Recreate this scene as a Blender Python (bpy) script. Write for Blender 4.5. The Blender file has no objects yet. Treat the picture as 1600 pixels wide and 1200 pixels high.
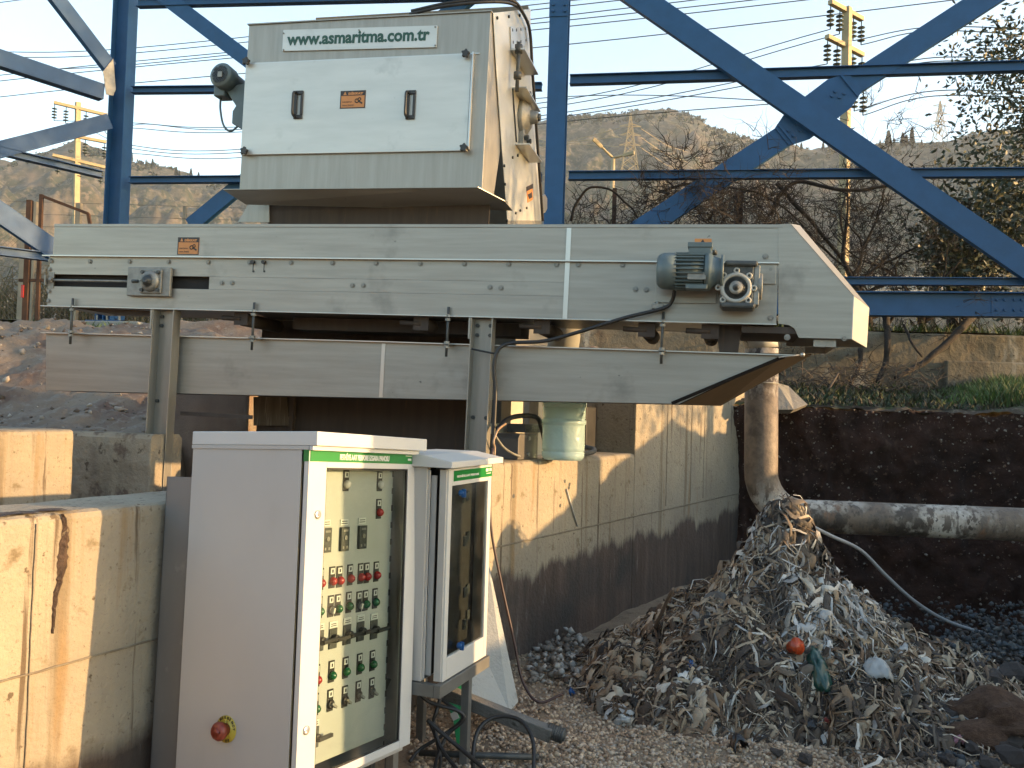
import bpy, math, random
import numpy as np
from mathutils import Vector, Matrix, noise
R=math.radians
sc=bpy.context.scene; COL=sc.collection
# ------------------------------------------------------------------ camera
F=1400.0; PITCH=math.atan(45/F); ROLL=0.030
CP=Vector((0,0,1.55))
r0=Vector((1,0,0)); f0=Vector((0,math.cos(PITCH),math.sin(PITCH))); u0=Vector((0,-math.sin(PITCH),math.cos(PITCH)))
CR=r0*math.cos(ROLL)+u0*math.sin(ROLL); CU=u0*math.cos(ROLL)-r0*math.sin(ROLL); CF=f0
cam=bpy.data.cameras.new('camera'); cam.sensor_width=36; cam.lens=F/1600*36
cam.clip_start=.05; cam.clip_end=5000
co=bpy.data.objects.new('camera',cam); COL.objects.link(co)
mw=Matrix((CR,CU,-CF)).transposed().to_4x4(); mw.translation=CP; co.matrix_world=mw
sc.camera=co
# ------------------------------------------------------------------ light
SUN_EL=R(8.0); SUN_AZ=R(-9)     # azimuth measured from +x towards +y
sd=Vector((math.cos(SUN_AZ)*math.cos(SUN_EL), math.sin(SUN_AZ)*math.cos(SUN_EL), math.sin(SUN_EL)))
w=bpy.data.worlds.new("World"); sc.world=w; w.use_nodes=True
nt=w.node_tree; bg=nt.nodes['Background']
sky=nt.nodes.new('ShaderNodeTexSky'); sky.sky_type='NISHITA'; sky.sun_disc=False
sky.sun_elevation=SUN_EL; sky.sun_rotation=math.pi/2-SUN_AZ
sky.altitude=100; sky.air_density=1.0; sky.dust_density=1.0; sky.ozone_density=1.0
nt.links.new(sky.outputs[0],bg.inputs[0]); bg.inputs[1].default_value=0.15
sl=bpy.data.lights.new('sun','SUN'); sl.energy=2.5; sl.angle=R(0.5); sl.color=(1.0,0.62,0.285)
so=bpy.data.objects.new('sun',sl); COL.objects.link(so)
so.rotation_euler=sd.to_track_quat('Z','Y').to_euler()
sc.view_settings.view_transform='Standard'; sc.view_settings.look='None'
sc.view_settings.exposure=2.25; sc.view_settings.gamma=1.0
# ------------------------------------------------------------------ frames
def raydir(px,py): return CR*((px-800)/F)-CU*((py-600)/F)+CF
def at(px,py,Y):
    d=raydir(px,py); return CP+d*(Y/d.y)
class Fr:
    def __init__(s,O,X,Y,Z):
        s.m=Matrix((X,Y,Z)).transposed().to_4x4(); s.m.translation=O; s.inv=s.m.inverted()
        s.o=s.inv@CP; s.r=s.inv.to_3x3()
    def hit(s,px,py,ax,val):
        d=s.r@raydir(px,py); return s.o+d*((val-s.o[ax])/d[ax])
    def Y(s,px,py,d=0.): return s.hit(px,py,1,d)
    def X(s,px,py,x): return s.hit(px,py,0,x)
    def Z(s,px,py,z): return s.hit(px,py,2,z)
    def W(s,p): return s.m@Vector(p)
def vert(x1,Y1,x2,Y2,yr=500,z=None):
    a=at(x1,yr,Y1); b=at(x2,yr,Y2); b.z=a.z
    if z is not None: a.z=b.z=z
    X=(b-a).normalized(); Z=Vector((0,0,1)); return Fr(a,X,Z.cross(X),Z)
def tilted(x1,y1,Y1,x2,y2,Y2):
    a=at(x1,y1,Y1); b=at(x2,y2,Y2); X=(b-a).normalized(); Z=Vector((0,0,1)); Z=(Z-X*Z.dot(X)).normalized()
    return Fr(a,X,Z.cross(X),Z)
WORLD=Fr(Vector((0,0,0)),Vector((1,0,0)),Vector((0,1,0)),Vector((0,0,1)))
# ------------------------------------------------------------------ materials
def nd(t,ty,**k):
    n=t.nodes.new(ty)
    for a,b in k.items(): setattr(n,a,b)
    return n
ALB=.66
def mat(name,c1,c2=None,scale=4,stretch=(1,1,1),rough=.6,metal=0,bump=0,bscale=60,spots=(),extra=None,island=0,trans=0,spec=.5,thr=(.35,.65),alb=None):
    k_=alb or ALB; sc3=lambda c: tuple(x*k_ for x in c)
    c1=sc3(c1); c2=sc3(c2) if c2 else None; spots=[(a,b,c,sc3(d),e) for a,b,c,d,e in spots]; island=[sc3(c) for c in island] if island else 0
    m=bpy.data.materials.new(name); m.use_nodes=True; t=m.node_tree; L=t.links
    b=t.nodes['Principled BSDF']; b.inputs['Roughness'].default_value=rough; b.inputs['Metallic'].default_value=metal
    b.inputs['Specular IOR Level'].default_value=spec
    tc=nd(t,'ShaderNodeTexCoord'); mp=nd(t,'ShaderNodeMapping'); L.new(tc.outputs['Object'],mp.inputs[0]); mp.inputs['Scale'].default_value=stretch
    def noi(sc_,det=6,src=None,ro=.6):
        n=nd(t,'ShaderNodeTexNoise'); n.inputs['Scale'].default_value=sc_; n.inputs['Detail'].default_value=det; n.inputs['Roughness'].default_value=ro
        L.new((src or mp.outputs[0]),n.inputs[0]); return n.outputs[0]
    def ramp(src,a,c):
        r=nd(t,'ShaderNodeMapRange'); r.inputs[1].default_value=a; r.inputs[2].default_value=c; L.new(src,r.inputs[0]); return r.outputs[0]
    def mix(f,a,c):
        x=nd(t,'ShaderNodeMix',data_type='RGBA')
        if hasattr(f,'is_output') or not isinstance(f,(int,float)): L.new(f,x.inputs[0])
        else: x.inputs[0].default_value=f
        for i,v in ((6,a),(7,c)):
            if isinstance(v,tuple): x.inputs[i].default_value=(*v,1)
            else: L.new(v,x.inputs[i])
        return x.outputs[2]
    c2=c2 or c1
    if island:
        g=nd(t,'ShaderNodeNewGeometry'); cr=nd(t,'ShaderNodeValToRGB'); L.new(g.outputs['Random Per Island'],cr.inputs[0])
        cols=island; e=cr.color_ramp; e.interpolation='CONSTANT'
        while len(e.elements)<len(cols): e.elements.new(.5)
        for i,c in enumerate(cols): e.elements[i].position=i/len(cols); e.elements[i].color=(*c,1)
        col=mix(ramp(noi(scale),.3,.7),cr.outputs[0],c2)
        if c2==c1:
            x=nd(t,'ShaderNodeMix',data_type='RGBA',blend_type='MULTIPLY'); x.inputs[0].default_value=.6
            L.new(cr.outputs[0],x.inputs[6]); L.new(noi(scale),x.inputs[7]); 
            h=nd(t,'ShaderNodeHueSaturation'); h.inputs['Value'].default_value=1.4; L.new(x.outputs[2],h.inputs['Color']); col=h.outputs[0]
    else: col=mix(ramp(noi(scale),*thr),c1,c2)
    for (sc_,a,c,colr,st) in spots:
        src=None
        if st:
            m2=nd(t,'ShaderNodeMapping'); L.new(tc.outputs['Object'],m2.inputs[0]); m2.inputs['Scale'].default_value=st; src=m2.outputs[0]
        col=mix(ramp(noi(sc_,5,src or tc.outputs['Object']),a,c),col,colr)
    if extra: col=extra(t,L,tc,mix,ramp,noi,col)
    L.new(col,b.inputs['Base Color'])
    if bump:
        bn=nd(t,'ShaderNodeBump'); bn.inputs['Strength'].default_value=bump; bn.inputs['Distance'].default_value=.02
        L.new(noi(bscale,8),bn.inputs['Height']); L.new(bn.outputs[0],b.inputs['Normal'])
    if trans: b.inputs['Transmission Weight'].default_value=trans
    return m
def zband(z0,z1,col2,amp=.15,nsc=3,st=(1,1,.15)):   # stained lower zone with ragged upper limit
    def f(t,L,tc,mix,ramp,noi,col):
        sx=nd(t,'ShaderNodeSeparateXYZ'); L.new(tc.outputs['Object'],sx.inputs[0])
        m2=nd(t,'ShaderNodeMapping'); L.new(tc.outputs['Object'],m2.inputs[0]); m2.inputs['Scale'].default_value=st
        n=noi(nsc,8,m2.outputs[0],.7)
        a=nd(t,'ShaderNodeMath',operation='MULTIPLY_ADD'); L.new(n,a.inputs[0]); a.inputs[1].default_value=amp*2; a.inputs[2].default_value=-amp
        s=nd(t,'ShaderNodeMath',operation='ADD'); L.new(sx.outputs[2],s.inputs[0]); L.new(a.outputs[0],s.inputs[1])
        k=ramp(s.outputs[0],z1,z0)
        dk=mix(ramp(noi(9,6,m2.outputs[0]),.35,.7),col2[0],col2[1])
        m3=nd(t,'ShaderNodeMapping'); L.new(tc.outputs['Object'],m3.inputs[0]); m3.inputs['Scale'].default_value=(1,1,.12); m3.inputs['Rotation'].default_value=(0,.12,0)
        dk=mix(ramp(noi(16,6,m3.outputs[0],.75),.60,.70),dk,(.22,.195,.165))
        dk=mix(ramp(noi(1.6,4,None,.6),.45,.7),dk,(.040,.036,.032))
        return mix(k,col,dk)
    return f
STEEL=mat('stainless_steel',(.46,.445,.395),(.38,.365,.325),3,(.6,1,9),.42,.55,.05,40,
   spots=((2.2,.60,.78,(.23,.22,.20),(1,1,1)),(16,.70,.76,(.15,.145,.135),(1,1,1.6))))
STEELV=mat('stainless_steel_upright',(.44,.425,.38),(.375,.36,.32),3,(9,9,.6),.42,.55,.05,40,spots=((14,.70,.76,(.26,.25,.23),(1,1,1.6)),))
PANEL=mat('brushed_steel_panel',(.74,.75,.71),(.66,.67,.635),2,(1,1,6),.40,.45,.03,30,spots=((15,.72,.77,(.25,.25,.235),(1.6,1,1)),(3,.62,.8,(.44,.45,.43),(1,1,1))))
BRIGHT=mat('bright_steel',(.72,.72,.69),None,rough=.3,metal=.7)
DARKST=mat('dark_steel_interior',(.075,.055,.042),(.05,.036,.028),3,(6,6,.4),.7,.1,spots=((5,.62,.75,(.12,.07,.04),(5,5,.5)),))
BLACK=mat('black_plastic',(.018,.018,.018),(.03,.03,.03),9,rough=.45)
RUBBER=mat('black_cable_rubber',(.012,.012,.013),(.02,.02,.02),9,rough=.5)
MOTOR=mat('blue_grey_motor_paint',(.13,.18,.19),(.10,.14,.15),8,rough=.42,spots=((20,.66,.72,(.22,.24,.24),(1,1,1)),))
CASTDK=mat('dark_cast_iron',(.055,.065,.068),(.10,.105,.10),14,rough=.5,metal=.3,bump=.2)
CASTLT=mat('grey_cast_metal',(.36,.36,.33),(.24,.24,.22),16,rough=.5,metal=.4,bump=.15)
BLUE=mat('blue_painted_steel',(.024,.108,.265),(.019,.090,.22),5,rough=.5,spec=.3,bump=.04,spots=((12,.68,.74,(.05,.12,.21),(1,1,1)),(2.5,.6,.8,(.035,.10,.19),(1,1,.4))))
CAB=mat('light_grey_cabinet_paint',(.60,.59,.56),(.56,.55,.525),1.5,rough=.38,bump=.02,bscale=300,spots=((9,.735,.76,(.22,.20,.17),(1,1,1)),(2.2,.6,.85,(.50,.485,.45),(1,1,.6))))
CABW=mat('white_cabinet_paint',(.74,.745,.72),(.69,.695,.675),2,rough=.35,spots=((10,.74,.765,(.3,.3,.28),(1,1,1)),))
BACKP=mat('cabinet_inner_panel',(.58,.60,.57),(.54,.56,.53),2,rough=.4)
GREEN=mat('green_label_band',(.012,.26,.05),(.012,.22,.045),3,rough=.35)
DKGREEN=mat('dark_green_lettering',(.012,.085,.06),None,rough=.5)
WHITE=mat('white_lettering',(.80,.82,.78),None,rough=.5)
ORANGE=mat('orange_sticker',(.72,.30,.085),(.64,.26,.07),5,rough=.5,spots=((9,.6,.7,(.5,.22,.09),(1,1,1)),))
STBLK=mat('sticker_black',(.03,.022,.018),None,rough=.5)
REDB=mat('red_button',(.42,.02,.02),None,rough=.25)
GRNB=mat('green_button',(.01,.13,.04),None,rough=.25)
WHTB=mat('clear_indicator',(.7,.7,.66),None,rough=.2)
GLASS=mat('acrylic_window',(.85,.9,.88),None,rough=.03,trans=1.0)
GLASS.node_tree.nodes['Principled BSDF'].inputs['IOR'].default_value=1.45
YEL=mat('yellow_disc',(.66,.50,.06),None,rough=.45)
ESTOP=mat('faded_red_mushroom',(.26,.035,.02),(.33,.07,.04),20,rough=.4)
conc_sp=((1.3,.48,.70,(.36,.32,.25),(1,1,1)),(7,.60,.70,(.22,.17,.10),(1,1,1.2)),(22,.63,.69,(.14,.105,.065),(1,1,1)),(55,.60,.70,(.24,.20,.14),(1,1,1)),(4,.70,.74,(.13,.09,.055),(1.4,1.4,.5)),(3,.60,.80,(.36,.24,.12),(4,4,.35)))
JOINT=mat('form_joint_concrete',(.33,.29,.21),(.22,.18,.13),9,rough=.95,bump=.5)
CONC=mat('cast_concrete',(.44,.40,.32),(.34,.305,.24),2.2,rough=.85,bump=.5,bscale=25,spots=conc_sp)
CONC2=mat('weathered_concrete',(.30,.28,.24),(.20,.19,.165),2.5,rough=.9,bump=.9,bscale=14,spots=((5,.58,.66,(.10,.095,.08),(1,1,1)),))
# ------------------------------------------------------------------ mesh builder
class MB:
    def __init__(s): s.v=[]; s.f=[]; s.mi=[]; s.sm=[]; s.k=0; s.smooth=False
    def add(s,vs,fs,sm=False):
        o=len(s.v); s.v+= [tuple(v) for v in vs]
        for f in fs: s.f.append(tuple(i+o for i in f)); s.mi.append(s.k); s.sm.append(sm)
        return s
    def box(s,a,b):
        x0,x1=sorted((a[0],b[0])); y0,y1=sorted((a[1],b[1])); z0,z1=sorted((a[2],b[2]))
        return s.add([(x0,y0,z0),(x1,y0,z0),(x1,y1,z0),(x0,y1,z0),(x0,y0,z1),(x1,y0,z1),(x1,y1,z1),(x0,y1,z1)],
          [(3,2,1,0),(4,5,6,7),(0,1,5,4),(1,2,6,5),(2,3,7,6),(3,0,4,7)])
    def prism(s,pts,ax,a,b):     # polygon (2d in the other axes) extruded along axis ax from a to b
        n=len(pts); vs=[]
        for t in (a,b):
            for p in pts:
                q=list(p); q.insert(ax,t); vs.append(q)
        fs=[tuple(range(n-1,-1,-1)),tuple(range(n,2*n))]+[(i,(i+1)%n,n+(i+1)%n,n+i) for i in range(n)]
        # orientation check
        ar=sum(pts[i][0]*pts[(i+1)%n][1]-pts[(i+1)%n][0]*pts[i][1] for i in range(n))
        flip=(ar>0)^(b>a)^(ax==1)
        if flip: fs=[tuple(reversed(f)) for f in fs]
        return s.add(vs,fs)
    def tube(s,pts,r,n=8,cap=True,sm=True):
        pts=[Vector(p) for p in pts]; m=len(pts); rs=r if isinstance(r,(list,tuple)) else [r]*m
        vs=[]; up=None
        for i,p in enumerate(pts):
            d=(pts[min(i+1,m-1)]-pts[max(i-1,0)]).normalized()
            if up is None:
                up=d.cross(Vector((0,0,1)) if abs(d.z)<.9 else Vector((1,0,0))).normalized()
            else: 
                up=(up-d*up.dot(d)); up=up.normalized() if up.length>1e-6 else d.orthogonal().normalized()
            w_=d.cross(up)
            for k in range(n):
                a=2*math.pi*k/n; vs.append(p+(up*math.cos(a)+w_*math.sin(a))*rs[i])
        fs=[(i*n+k,i*n+(k+1)%n,(i+1)*n+(k+1)%n,(i+1)*n+k) for i in range(m-1) for k in range(n)]
        s.add(vs,fs,sm)
        if cap:
            o=len(s.v)-m*n; s.f.append(tuple(o+k for k in range(n-1,-1,-1))); s.mi.append(s.k); s.sm.append(False)
            s.f.append(tuple(o+(m-1)*n+k for k in range(n))); s.mi.append(s.k); s.sm.append(False)
        return s
    def cyl(s,a,b,r,n=16,r2=None): return s.tube([a,b],[r,r if r2 is None else r2],n)
    def lathe(s,c,axis,prof,n=24):   # prof: (t along axis, radius)
        c=Vector(c); ax=Vector(axis).normalized(); return s.tube([c+ax*t for t,_ in prof],[max(q,1e-4) for _,q in prof],n)
    def ring(s,c,axis,r,tr,n=24,m=6):
        ax=Vector(axis).normalized(); u=ax.orthogonal().normalized(); v=ax.cross(u); c=Vector(c)
        vs=[];
        for i in range(n):
            a=2*math.pi*i/n; d=u*math.cos(a)+v*math.sin(a)
            for j in range(m):
                b=2*math.pi*j/m; vs.append(c+d*(r+tr*math.cos(b))+ax*tr*math.sin(b))
        return s.add(vs,[(i*m+j,((i+1)%n)*m+j,((i+1)%n)*m+(j+1)%m,i*m+(j+1)%m) for i in range(n) for j in range(m)],True)
    def bar(s,a,b,w_,t,side=(0,1,0)):     # rectangular bar from a to b: w_ across, t along side axis
        a=Vector(a); b=Vector(b); d=(b-a).normalized(); sd_=Vector(side); sd_=(sd_-d*sd_.dot(d)).normalized(); q=d.cross(sd_)
        vs=[p+q*(i*w_/2)+sd_*(j*t/2) for p in (a,b) for i,j in ((-1,-1),(1,-1),(1,1),(-1,1))]
        return s.add(vs,[(3,2,1,0),(4,5,6,7),(0,1,5,4),(1,2,6,5),(2,3,7,6),(3,0,4,7)])
OFF={}
def islands(mb):
    p=list(range(len(mb.v)))
    def fd(a):
        while p[a]!=a: p[a]=p[p[a]]; a=p[a]
        return a
    for f in mb.f:
        for i in f[1:]: p[fd(i)]=fd(f[0])
    g={}
    for k,f in enumerate(mb.f): g.setdefault(fd(f[0]),[]).append(k)
    out=[]
    for ks in g.values():
        m=MB(); ix={}
        for k in ks:
            for i in mb.f[k]:
                if i not in ix: ix[i]=len(m.v); m.v.append(mb.v[i])
            m.f.append(tuple(ix[i] for i in mb.f[k])); m.mi.append(mb.mi[k]); m.sm.append(mb.sm[k])
        out.append(m)
    return out
def each(name,mb,m,parent=None,**k):
    return [build(name,q,m,parent,**k) for q in islands(mb)]
def build(name,mb,m,parent=None,frame=None,label=None,bevel=0,kind=None):
    off=OFF.get(parent.name,Vector((0,0,0))) if parent else Vector((0,0,0))
    me=bpy.data.meshes.new(name); 
    vs=[(v[0]-off[0],v[1]-off[1],v[2]-off[2]) for v in mb.v]
    me.from_pydata(vs,[],mb.f)
    ms=m if isinstance(m,(list,tuple)) else [m]
    for x in ms: me.materials.append(x)
    me.polygons.foreach_set('material_index',mb.mi); me.polygons.foreach_set('use_smooth',mb.sm); me.update()
    o=bpy.data.objects.new(name,me); COL.objects.link(o)
    if parent: o.parent=parent; OFF[o.name]=off
    elif frame: o.matrix_world=frame.m
    if label: o['label']=label
    if kind: o['kind']=kind
    if bevel:
        b=o.modifiers.new('bevel','BEVEL'); b.width=bevel; b.segments=2; b.limit_method='ANGLE'; b.angle_limit=R(40)
        b.harden_normals=False
    return o
def thing(name,label,cat,frame=WORLD,base=(0,0,0),group=None):
    o=bpy.data.objects.new(name,None); COL.objects.link(o); o.empty_display_size=.2
    o.matrix_world=frame.m@Matrix.Translation(base); o['label']=label; o['category']=cat
    if group: o['group']=group
    OFF[o.name]=Vector(base); return o
def tag(o,label,cat,group=None,kind=None):
    o['label']=label; o['category']=cat
    if group: o['group']=group
    if kind: o['kind']=kind
    return o
def rebase(o,base):  # move origin of a parentless mesh to base (local coords)
    b=Vector(base); o.data.transform(Matrix.Translation(-b)); o.matrix_world=o.matrix_world@Matrix.Translation(b); OFF[o.name]=b
    return o
def pcopy(o,delta,parent=None):
    c=o.copy(); COL.objects.link(c); c.parent=parent or o.parent; c.location=o.location+Vector(delta); return c
def text(name,s,size,m,parent,pos,ux=(1,0,0),uz=(0,0,1),bold=0.0,depth=.0012,align='LEFT',width=None,shear=0,height=None):
    cu=bpy.data.curves.new(name,'FONT'); cu.body=s; cu.size=size; cu.offset=bold; cu.extrude=depth; cu.align_x=align; cu.shear=shear
    cu.resolution_u=3
    t=bpy.data.objects.new('tmp_text',cu); COL.objects.link(t)
    dg=bpy.context.evaluated_depsgraph_get(); me=bpy.data.meshes.new_from_object(t.evaluated_get(dg)); me.name=name
    bpy.data.objects.remove(t); 
    xs=[v.co.x for v in me.vertices]; ys=[v.co.y for v in me.vertices]
    kx=width/(max(xs)-min(xs)) if width else 1; ky=height/(max(ys)-min(ys)) if height else kx
    ux=Vector(ux).normalized(); uz=Vector(uz).normalized(); n=ux.cross(uz)
    mm=Matrix((ux*kx,uz*ky,n)).transposed().to_4x4()
    me.transform(mm)
    me.materials.clear(); me.materials.append(m)
    o=bpy.data.objects.new(name,me); COL.objects.link(o)
    if parent: 
        o.parent=parent; o.location=Vector(pos)-OFF.get(parent.name,Vector((0,0,0)))
        OFF[o.name]=OFF.get(parent.name,Vector((0,0,0)))
    else: o.location=pos
    return o
def fbm(x,y,z=0,o=5): return noise.fractal(Vector((x,y,z)),.8,2.1,o)
def gridmesh(name,nx,ny,fn,m,smooth=True,kind='structure'):
    vs=[fn(i/(nx-1),j/(ny-1)) for j in range(ny) for i in range(nx)]
    fs=[(j*nx+i,j*nx+i+1,(j+1)*nx+i+1,(j+1)*nx+i) for j in range(ny-1) for i in range(nx-1)]
    mb=MB(); mb.add(vs,fs,smooth); o=build(name,mb,m)
    if kind: o['kind']=kind
    return o
def interp(pts,x):
    if x<=pts[0][0]: return pts[0][1]
    for (a,b),(c,d) in zip(pts,pts[1:]):
        if x<=c: return b+(d-b)*(x-a)/(c-a)
    return pts[-1][1]
def wander(a,b,n,amp,sd_=0,sag=0):
    a=Vector(a); b=Vector(b); out=[]
    for i in range(n+1):
        t=i/n; p=a.lerp(b,t); e=math.sin(math.pi*t)
        p+=Vector((noise.noise(Vector((t*3,sd_,0))),noise.noise(Vector((t*3,sd_,5))),noise.noise(Vector((t*3,sd_,9)))))*amp*e
        p.z-=sag*4*t*(1-t); out.append(p)
    return out
def spline(pts,k=6):   # Catmull-Rom through pts
    P=[Vector(p) for p in pts]; P=[P[0]*2-P[1]]+P+[P[-1]*2-P[-2]]; out=[]
    for i in range(1,len(P)-2):
        for j in range(k):
            t=j/k; a,b,c,d=P[i-1:i+3]
            out.append(.5*((2*b)+(c-a)*t+(2*a-5*b+4*c-d)*t*t+(3*b-a-3*c+d)*t**3))
    out.append(P[-2]); return out
# ================================================================== SETTING
GR1=mat('pit_gravel_ground',(.44,.33,.225),(.31,.225,.15),6,rough=.95,bump=1,bscale=60,spots=((30,.5,.6,(.38,.30,.20),(1,1,1)),(5,.6,.75,(.13,.10,.075),(1,1,1))))
SOILR=mat('red_brown_soil',(.060,.024,.014),(.028,.013,.009),3,rough=1,bump=1,bscale=18,spots=((6,.60,.68,(.085,.045,.03),(1,1,1)),(14,.64,.70,(.17,.10,.07),(1,1,1)),(34,.67,.71,(.40,.33,.27),(1,1,1))))
SOILG=mat('rubble_soil',(.32,.255,.19),(.22,.17,.13),1.2,rough=1,bump=1,bscale=12,spots=((.8,.50,.62,(.17,.10,.07),(1,1,1)),(9,.55,.66,(.32,.27,.22),(1,1,1)),(34,.62,.68,(.13,.10,.08),(1,1,1))))
TURF=mat('turf_soil',(.055,.085,.02),(.10,.08,.045),1.5,rough=1,bump=1,bscale=20,spots=((9,.55,.62,(.13,.10,.06),(1,1,1)),))
EYE=1.55
# pit floor: one sheet
def trench(x,y):
    sm=lambda t: max(0,min(1,t))**2*(3-2*max(0,min(1,t)))
    return -.85*sm((y-6.55-.15*noise.noise(Vector((x*2,0,0))))/.7)*sm((x-1.75)/.6)
def pit(u,v):
    x=-8+24*u; y=-4+17*v
    return (x,y,.035*fbm(x*1.3,y*1.3)+.012*fbm(x*7,y*7)+trench(x,y))
gridmesh('ground',320,240,pit,GR1)
# terrain on upper level reaching the horizon
def upper(u,v):
    x0=(u-.5)*60; ys=12.15 if x0<-.3 else 11.55; y=ys+(v**3)*1100; x=(u-.5)*2*(30+(y-ys)*1.3); z=(2.72 if x0>-.3 else 2.56)+.10*fbm(x*.5,y*.5)-(.03*(y-ys) if y<20 else .26)
    return (x,y,z)
gridmesh('upper_ground',120,120,upper,TURF)
# slope on the left between the far wall and the blue frame
def left(u,v):
    x=-12+11.6*u; y=6.2+5.95*v
    e=interp([(6.2,1.12),(7.75,1.16),(8.2,1.20),(9.2,1.50),(10.3,1.98),(11.2,2.36),(12.15,2.48)],y)
    e+=.30*max(0,math.sin((x+9)*.5))*math.exp(-((y-10.4)/.8)**2)
    if y<8: e-=1.6*min(1,max(0,(x+2.75)*3))*min(1,(8-y)*2.5)
    return (x,y,e+.11*fbm(x*1.2,y*1.2)+.04*fbm(x*5,y*5)+.02*fbm(x*16,y*16))
gridmesh('rubble_slope',260,120,left,SOILG)
# bank to the right: plan polyline with top height
BK=[(1.7,9.9,1.70),(2.6,9.7,1.72),(3.6,9.35,1.70),(5.0,9.1,1.70),(6.2,8.6,1.72),(6.6,7.2,2.25),(6.4,6.0,1.95),(6.1,4.75,1.56),(6.0,3.0,1.05),(6.2,1.5,.85),(6.6,-1,.85),(7,-4,.8)]
def bkp(t):
    q=t*(len(BK)-1); i=min(int(q),len(BK)-2); f=q-i; a,b=BK[i],BK[i+1]
    return Vector([a[k]+(b[k]-a[k])*f for k in range(3)])
def bank(u,v):
    p=bkp(u); d=bkp(min(1,u+.02))-bkp(max(0,u-.02)); n=Vector((d.y,-d.x,0)).normalized()   # towards the pit
    z=-.95+(p.z+.93)*v
    off=-.20*math.sin(min(1,v*1.0)*math.pi)*.8 + .12*v     # undercut, top lip overhangs
    off+=.10*fbm(u*18,v*2.5,3)+.07*fbm(u*60,v*8,7)+.035*fbm(u*200,v*26)
    off+= .5*max(0,.22-v)
    return (p.x+n.x*off,p.y+n.y*off,z+ (.05*fbm(u*25,0,2) if v>.9 else 0))
gridmesh('soil_bank',420,70,bank,SOILR)
# shelf between bank edge and retaining wall, and on beyond the right side
def shelf(u,v):
    p=bkp(u); d=bkp(min(1,u+.02))-bkp(max(0,u-.02)); n=Vector((d.y,-d.x,0)).normalized(); fall=u
    if u<.42: q=Vector((p.x+ (p.x-1.7)*.12,11.4,2.02))
    else: q=Vector((40,p.y*1.6,2.2)) if u>.46 else Vector((14,11.4,2.05))
    s=v; e=p+n*(.12-.15*0)
    P=e.lerp(q,s); P.z=p.z-.02+(q.z-p.z)*min(1,s**1.0)
    return (P.x,P.y,P.z+.05*fbm(P.x*1.7,P.y*1.7)+.025*fbm(P.x*8,P.y*8)*min(1,(1-v)*20+.3))
gridmesh('bank_shelf',300,60,shelf,mat('shelf_soil',(.085,.055,.035),(.05,.045,.025),3,rough=1,bump=1,bscale=25,spots=((12,.56,.64,(.20,.17,.12),(1,1,1)),(4,.52,.62,(.045,.075,.02),(1,1,1)))))
# air
m=bpy.data.materials.new('haze_air'); m.use_nodes=True; t=m.node_tree; t.nodes.remove(t.nodes['Principled BSDF'])
pv=t.nodes.new('ShaderNodeVolumePrincipled'); pv.inputs['Color'].default_value=(.80,.86,.90,1); pv.inputs['Density'].default_value=.00030; pv.inputs['Anisotropy'].default_value=.2
t.links.new(pv.outputs[0],t.nodes['Material Output'].inputs['Volume'])
HZ=MB().box((-680,-60,-1.2),(700,1260,330)); HZo=build('haze',HZ,m,kind='stuff'); HZo['label']='thin pale haze in the air over the valley'; HZo['category']='haze'
# hills
HP=[(-1200,262),(-500,250),(0,247),(60,232),(105,216),(140,230),(175,244),(240,258),(300,275),(375,287),(480,300),(600,270),(700,225),(800,192),(850,184),(900,180),(950,177),(985,171),(1030,170),(1080,183),(1110,200),(1150,214),(1200,224),(1250,232),(1300,228),(1340,226),(1450,222),(1500,212),(1600,196),(1900,170),(2600,210)]
HILL=mat('scrub_hill',(.15,.125,.085),(.075,.080,.045),.045,rough=1,bump=0,spots=((.10,.46,.54,(.050,.060,.032),(1,1,1)),(.30,.52,.57,(.21,.17,.12),(1,1,1)),(.22,.55,.60,(.035,.05,.025),(1,1,1)),(.9,.57,.62,(.04,.055,.03),(1,1,1)),(.02,.5,.62,(.17,.13,.09),(1,1,1))),alb=.66)
def hill(u,v):
    px=-700+2700*u; r=170+620*v
    d=raydir(px,650); hx=d.x; hy=d.y; L_=math.hypot(hx,hy)
    X=hx/L_*r; Y=hy/L_*r
    RR=620.; pt=at(px,interp(HP,px),1.0); s=(pt.z-EYE)/math.hypot(pt.x,pt.y)   # tan elevation
    H=EYE+s*RR
    t=(r-190)/(RR-190)
    z=H*(max(0,t)**1.25 if t<1 else 1-(t-1)*.8)
    e=math.exp(-((t-1)/.10)**2)
    rid=(1-abs(fbm(X*.006,Y*.006,1)))*22-16+16*fbm(X*.015,Y*.015)+5*fbm(X*.06,Y*.06)+2.0*fbm(X*.2,Y*.2)
    z+=rid*(1-e)*min(1,max(0,t)*2) + 2.2*fbm(X*.08,Y*.08)*e
    return (X,Y,max(z,2.0+r*.004)) if t<1.2 else (X,Y,z)
gridmesh('hills',620,170,hill,HILL)
# shade ridge to the east of the valley (outside the frame)
def ridge(u,v):
    y=150+750*u; x=565+170*(v-.5); e=max(0,1-abs(v-.5)*2)
    return (x,y,(158+.085*y+20*fbm(y*.006,3))*e*min(1,(y-150)/120))
gridmesh('ridge',60,12,ridge,HILL)
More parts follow.
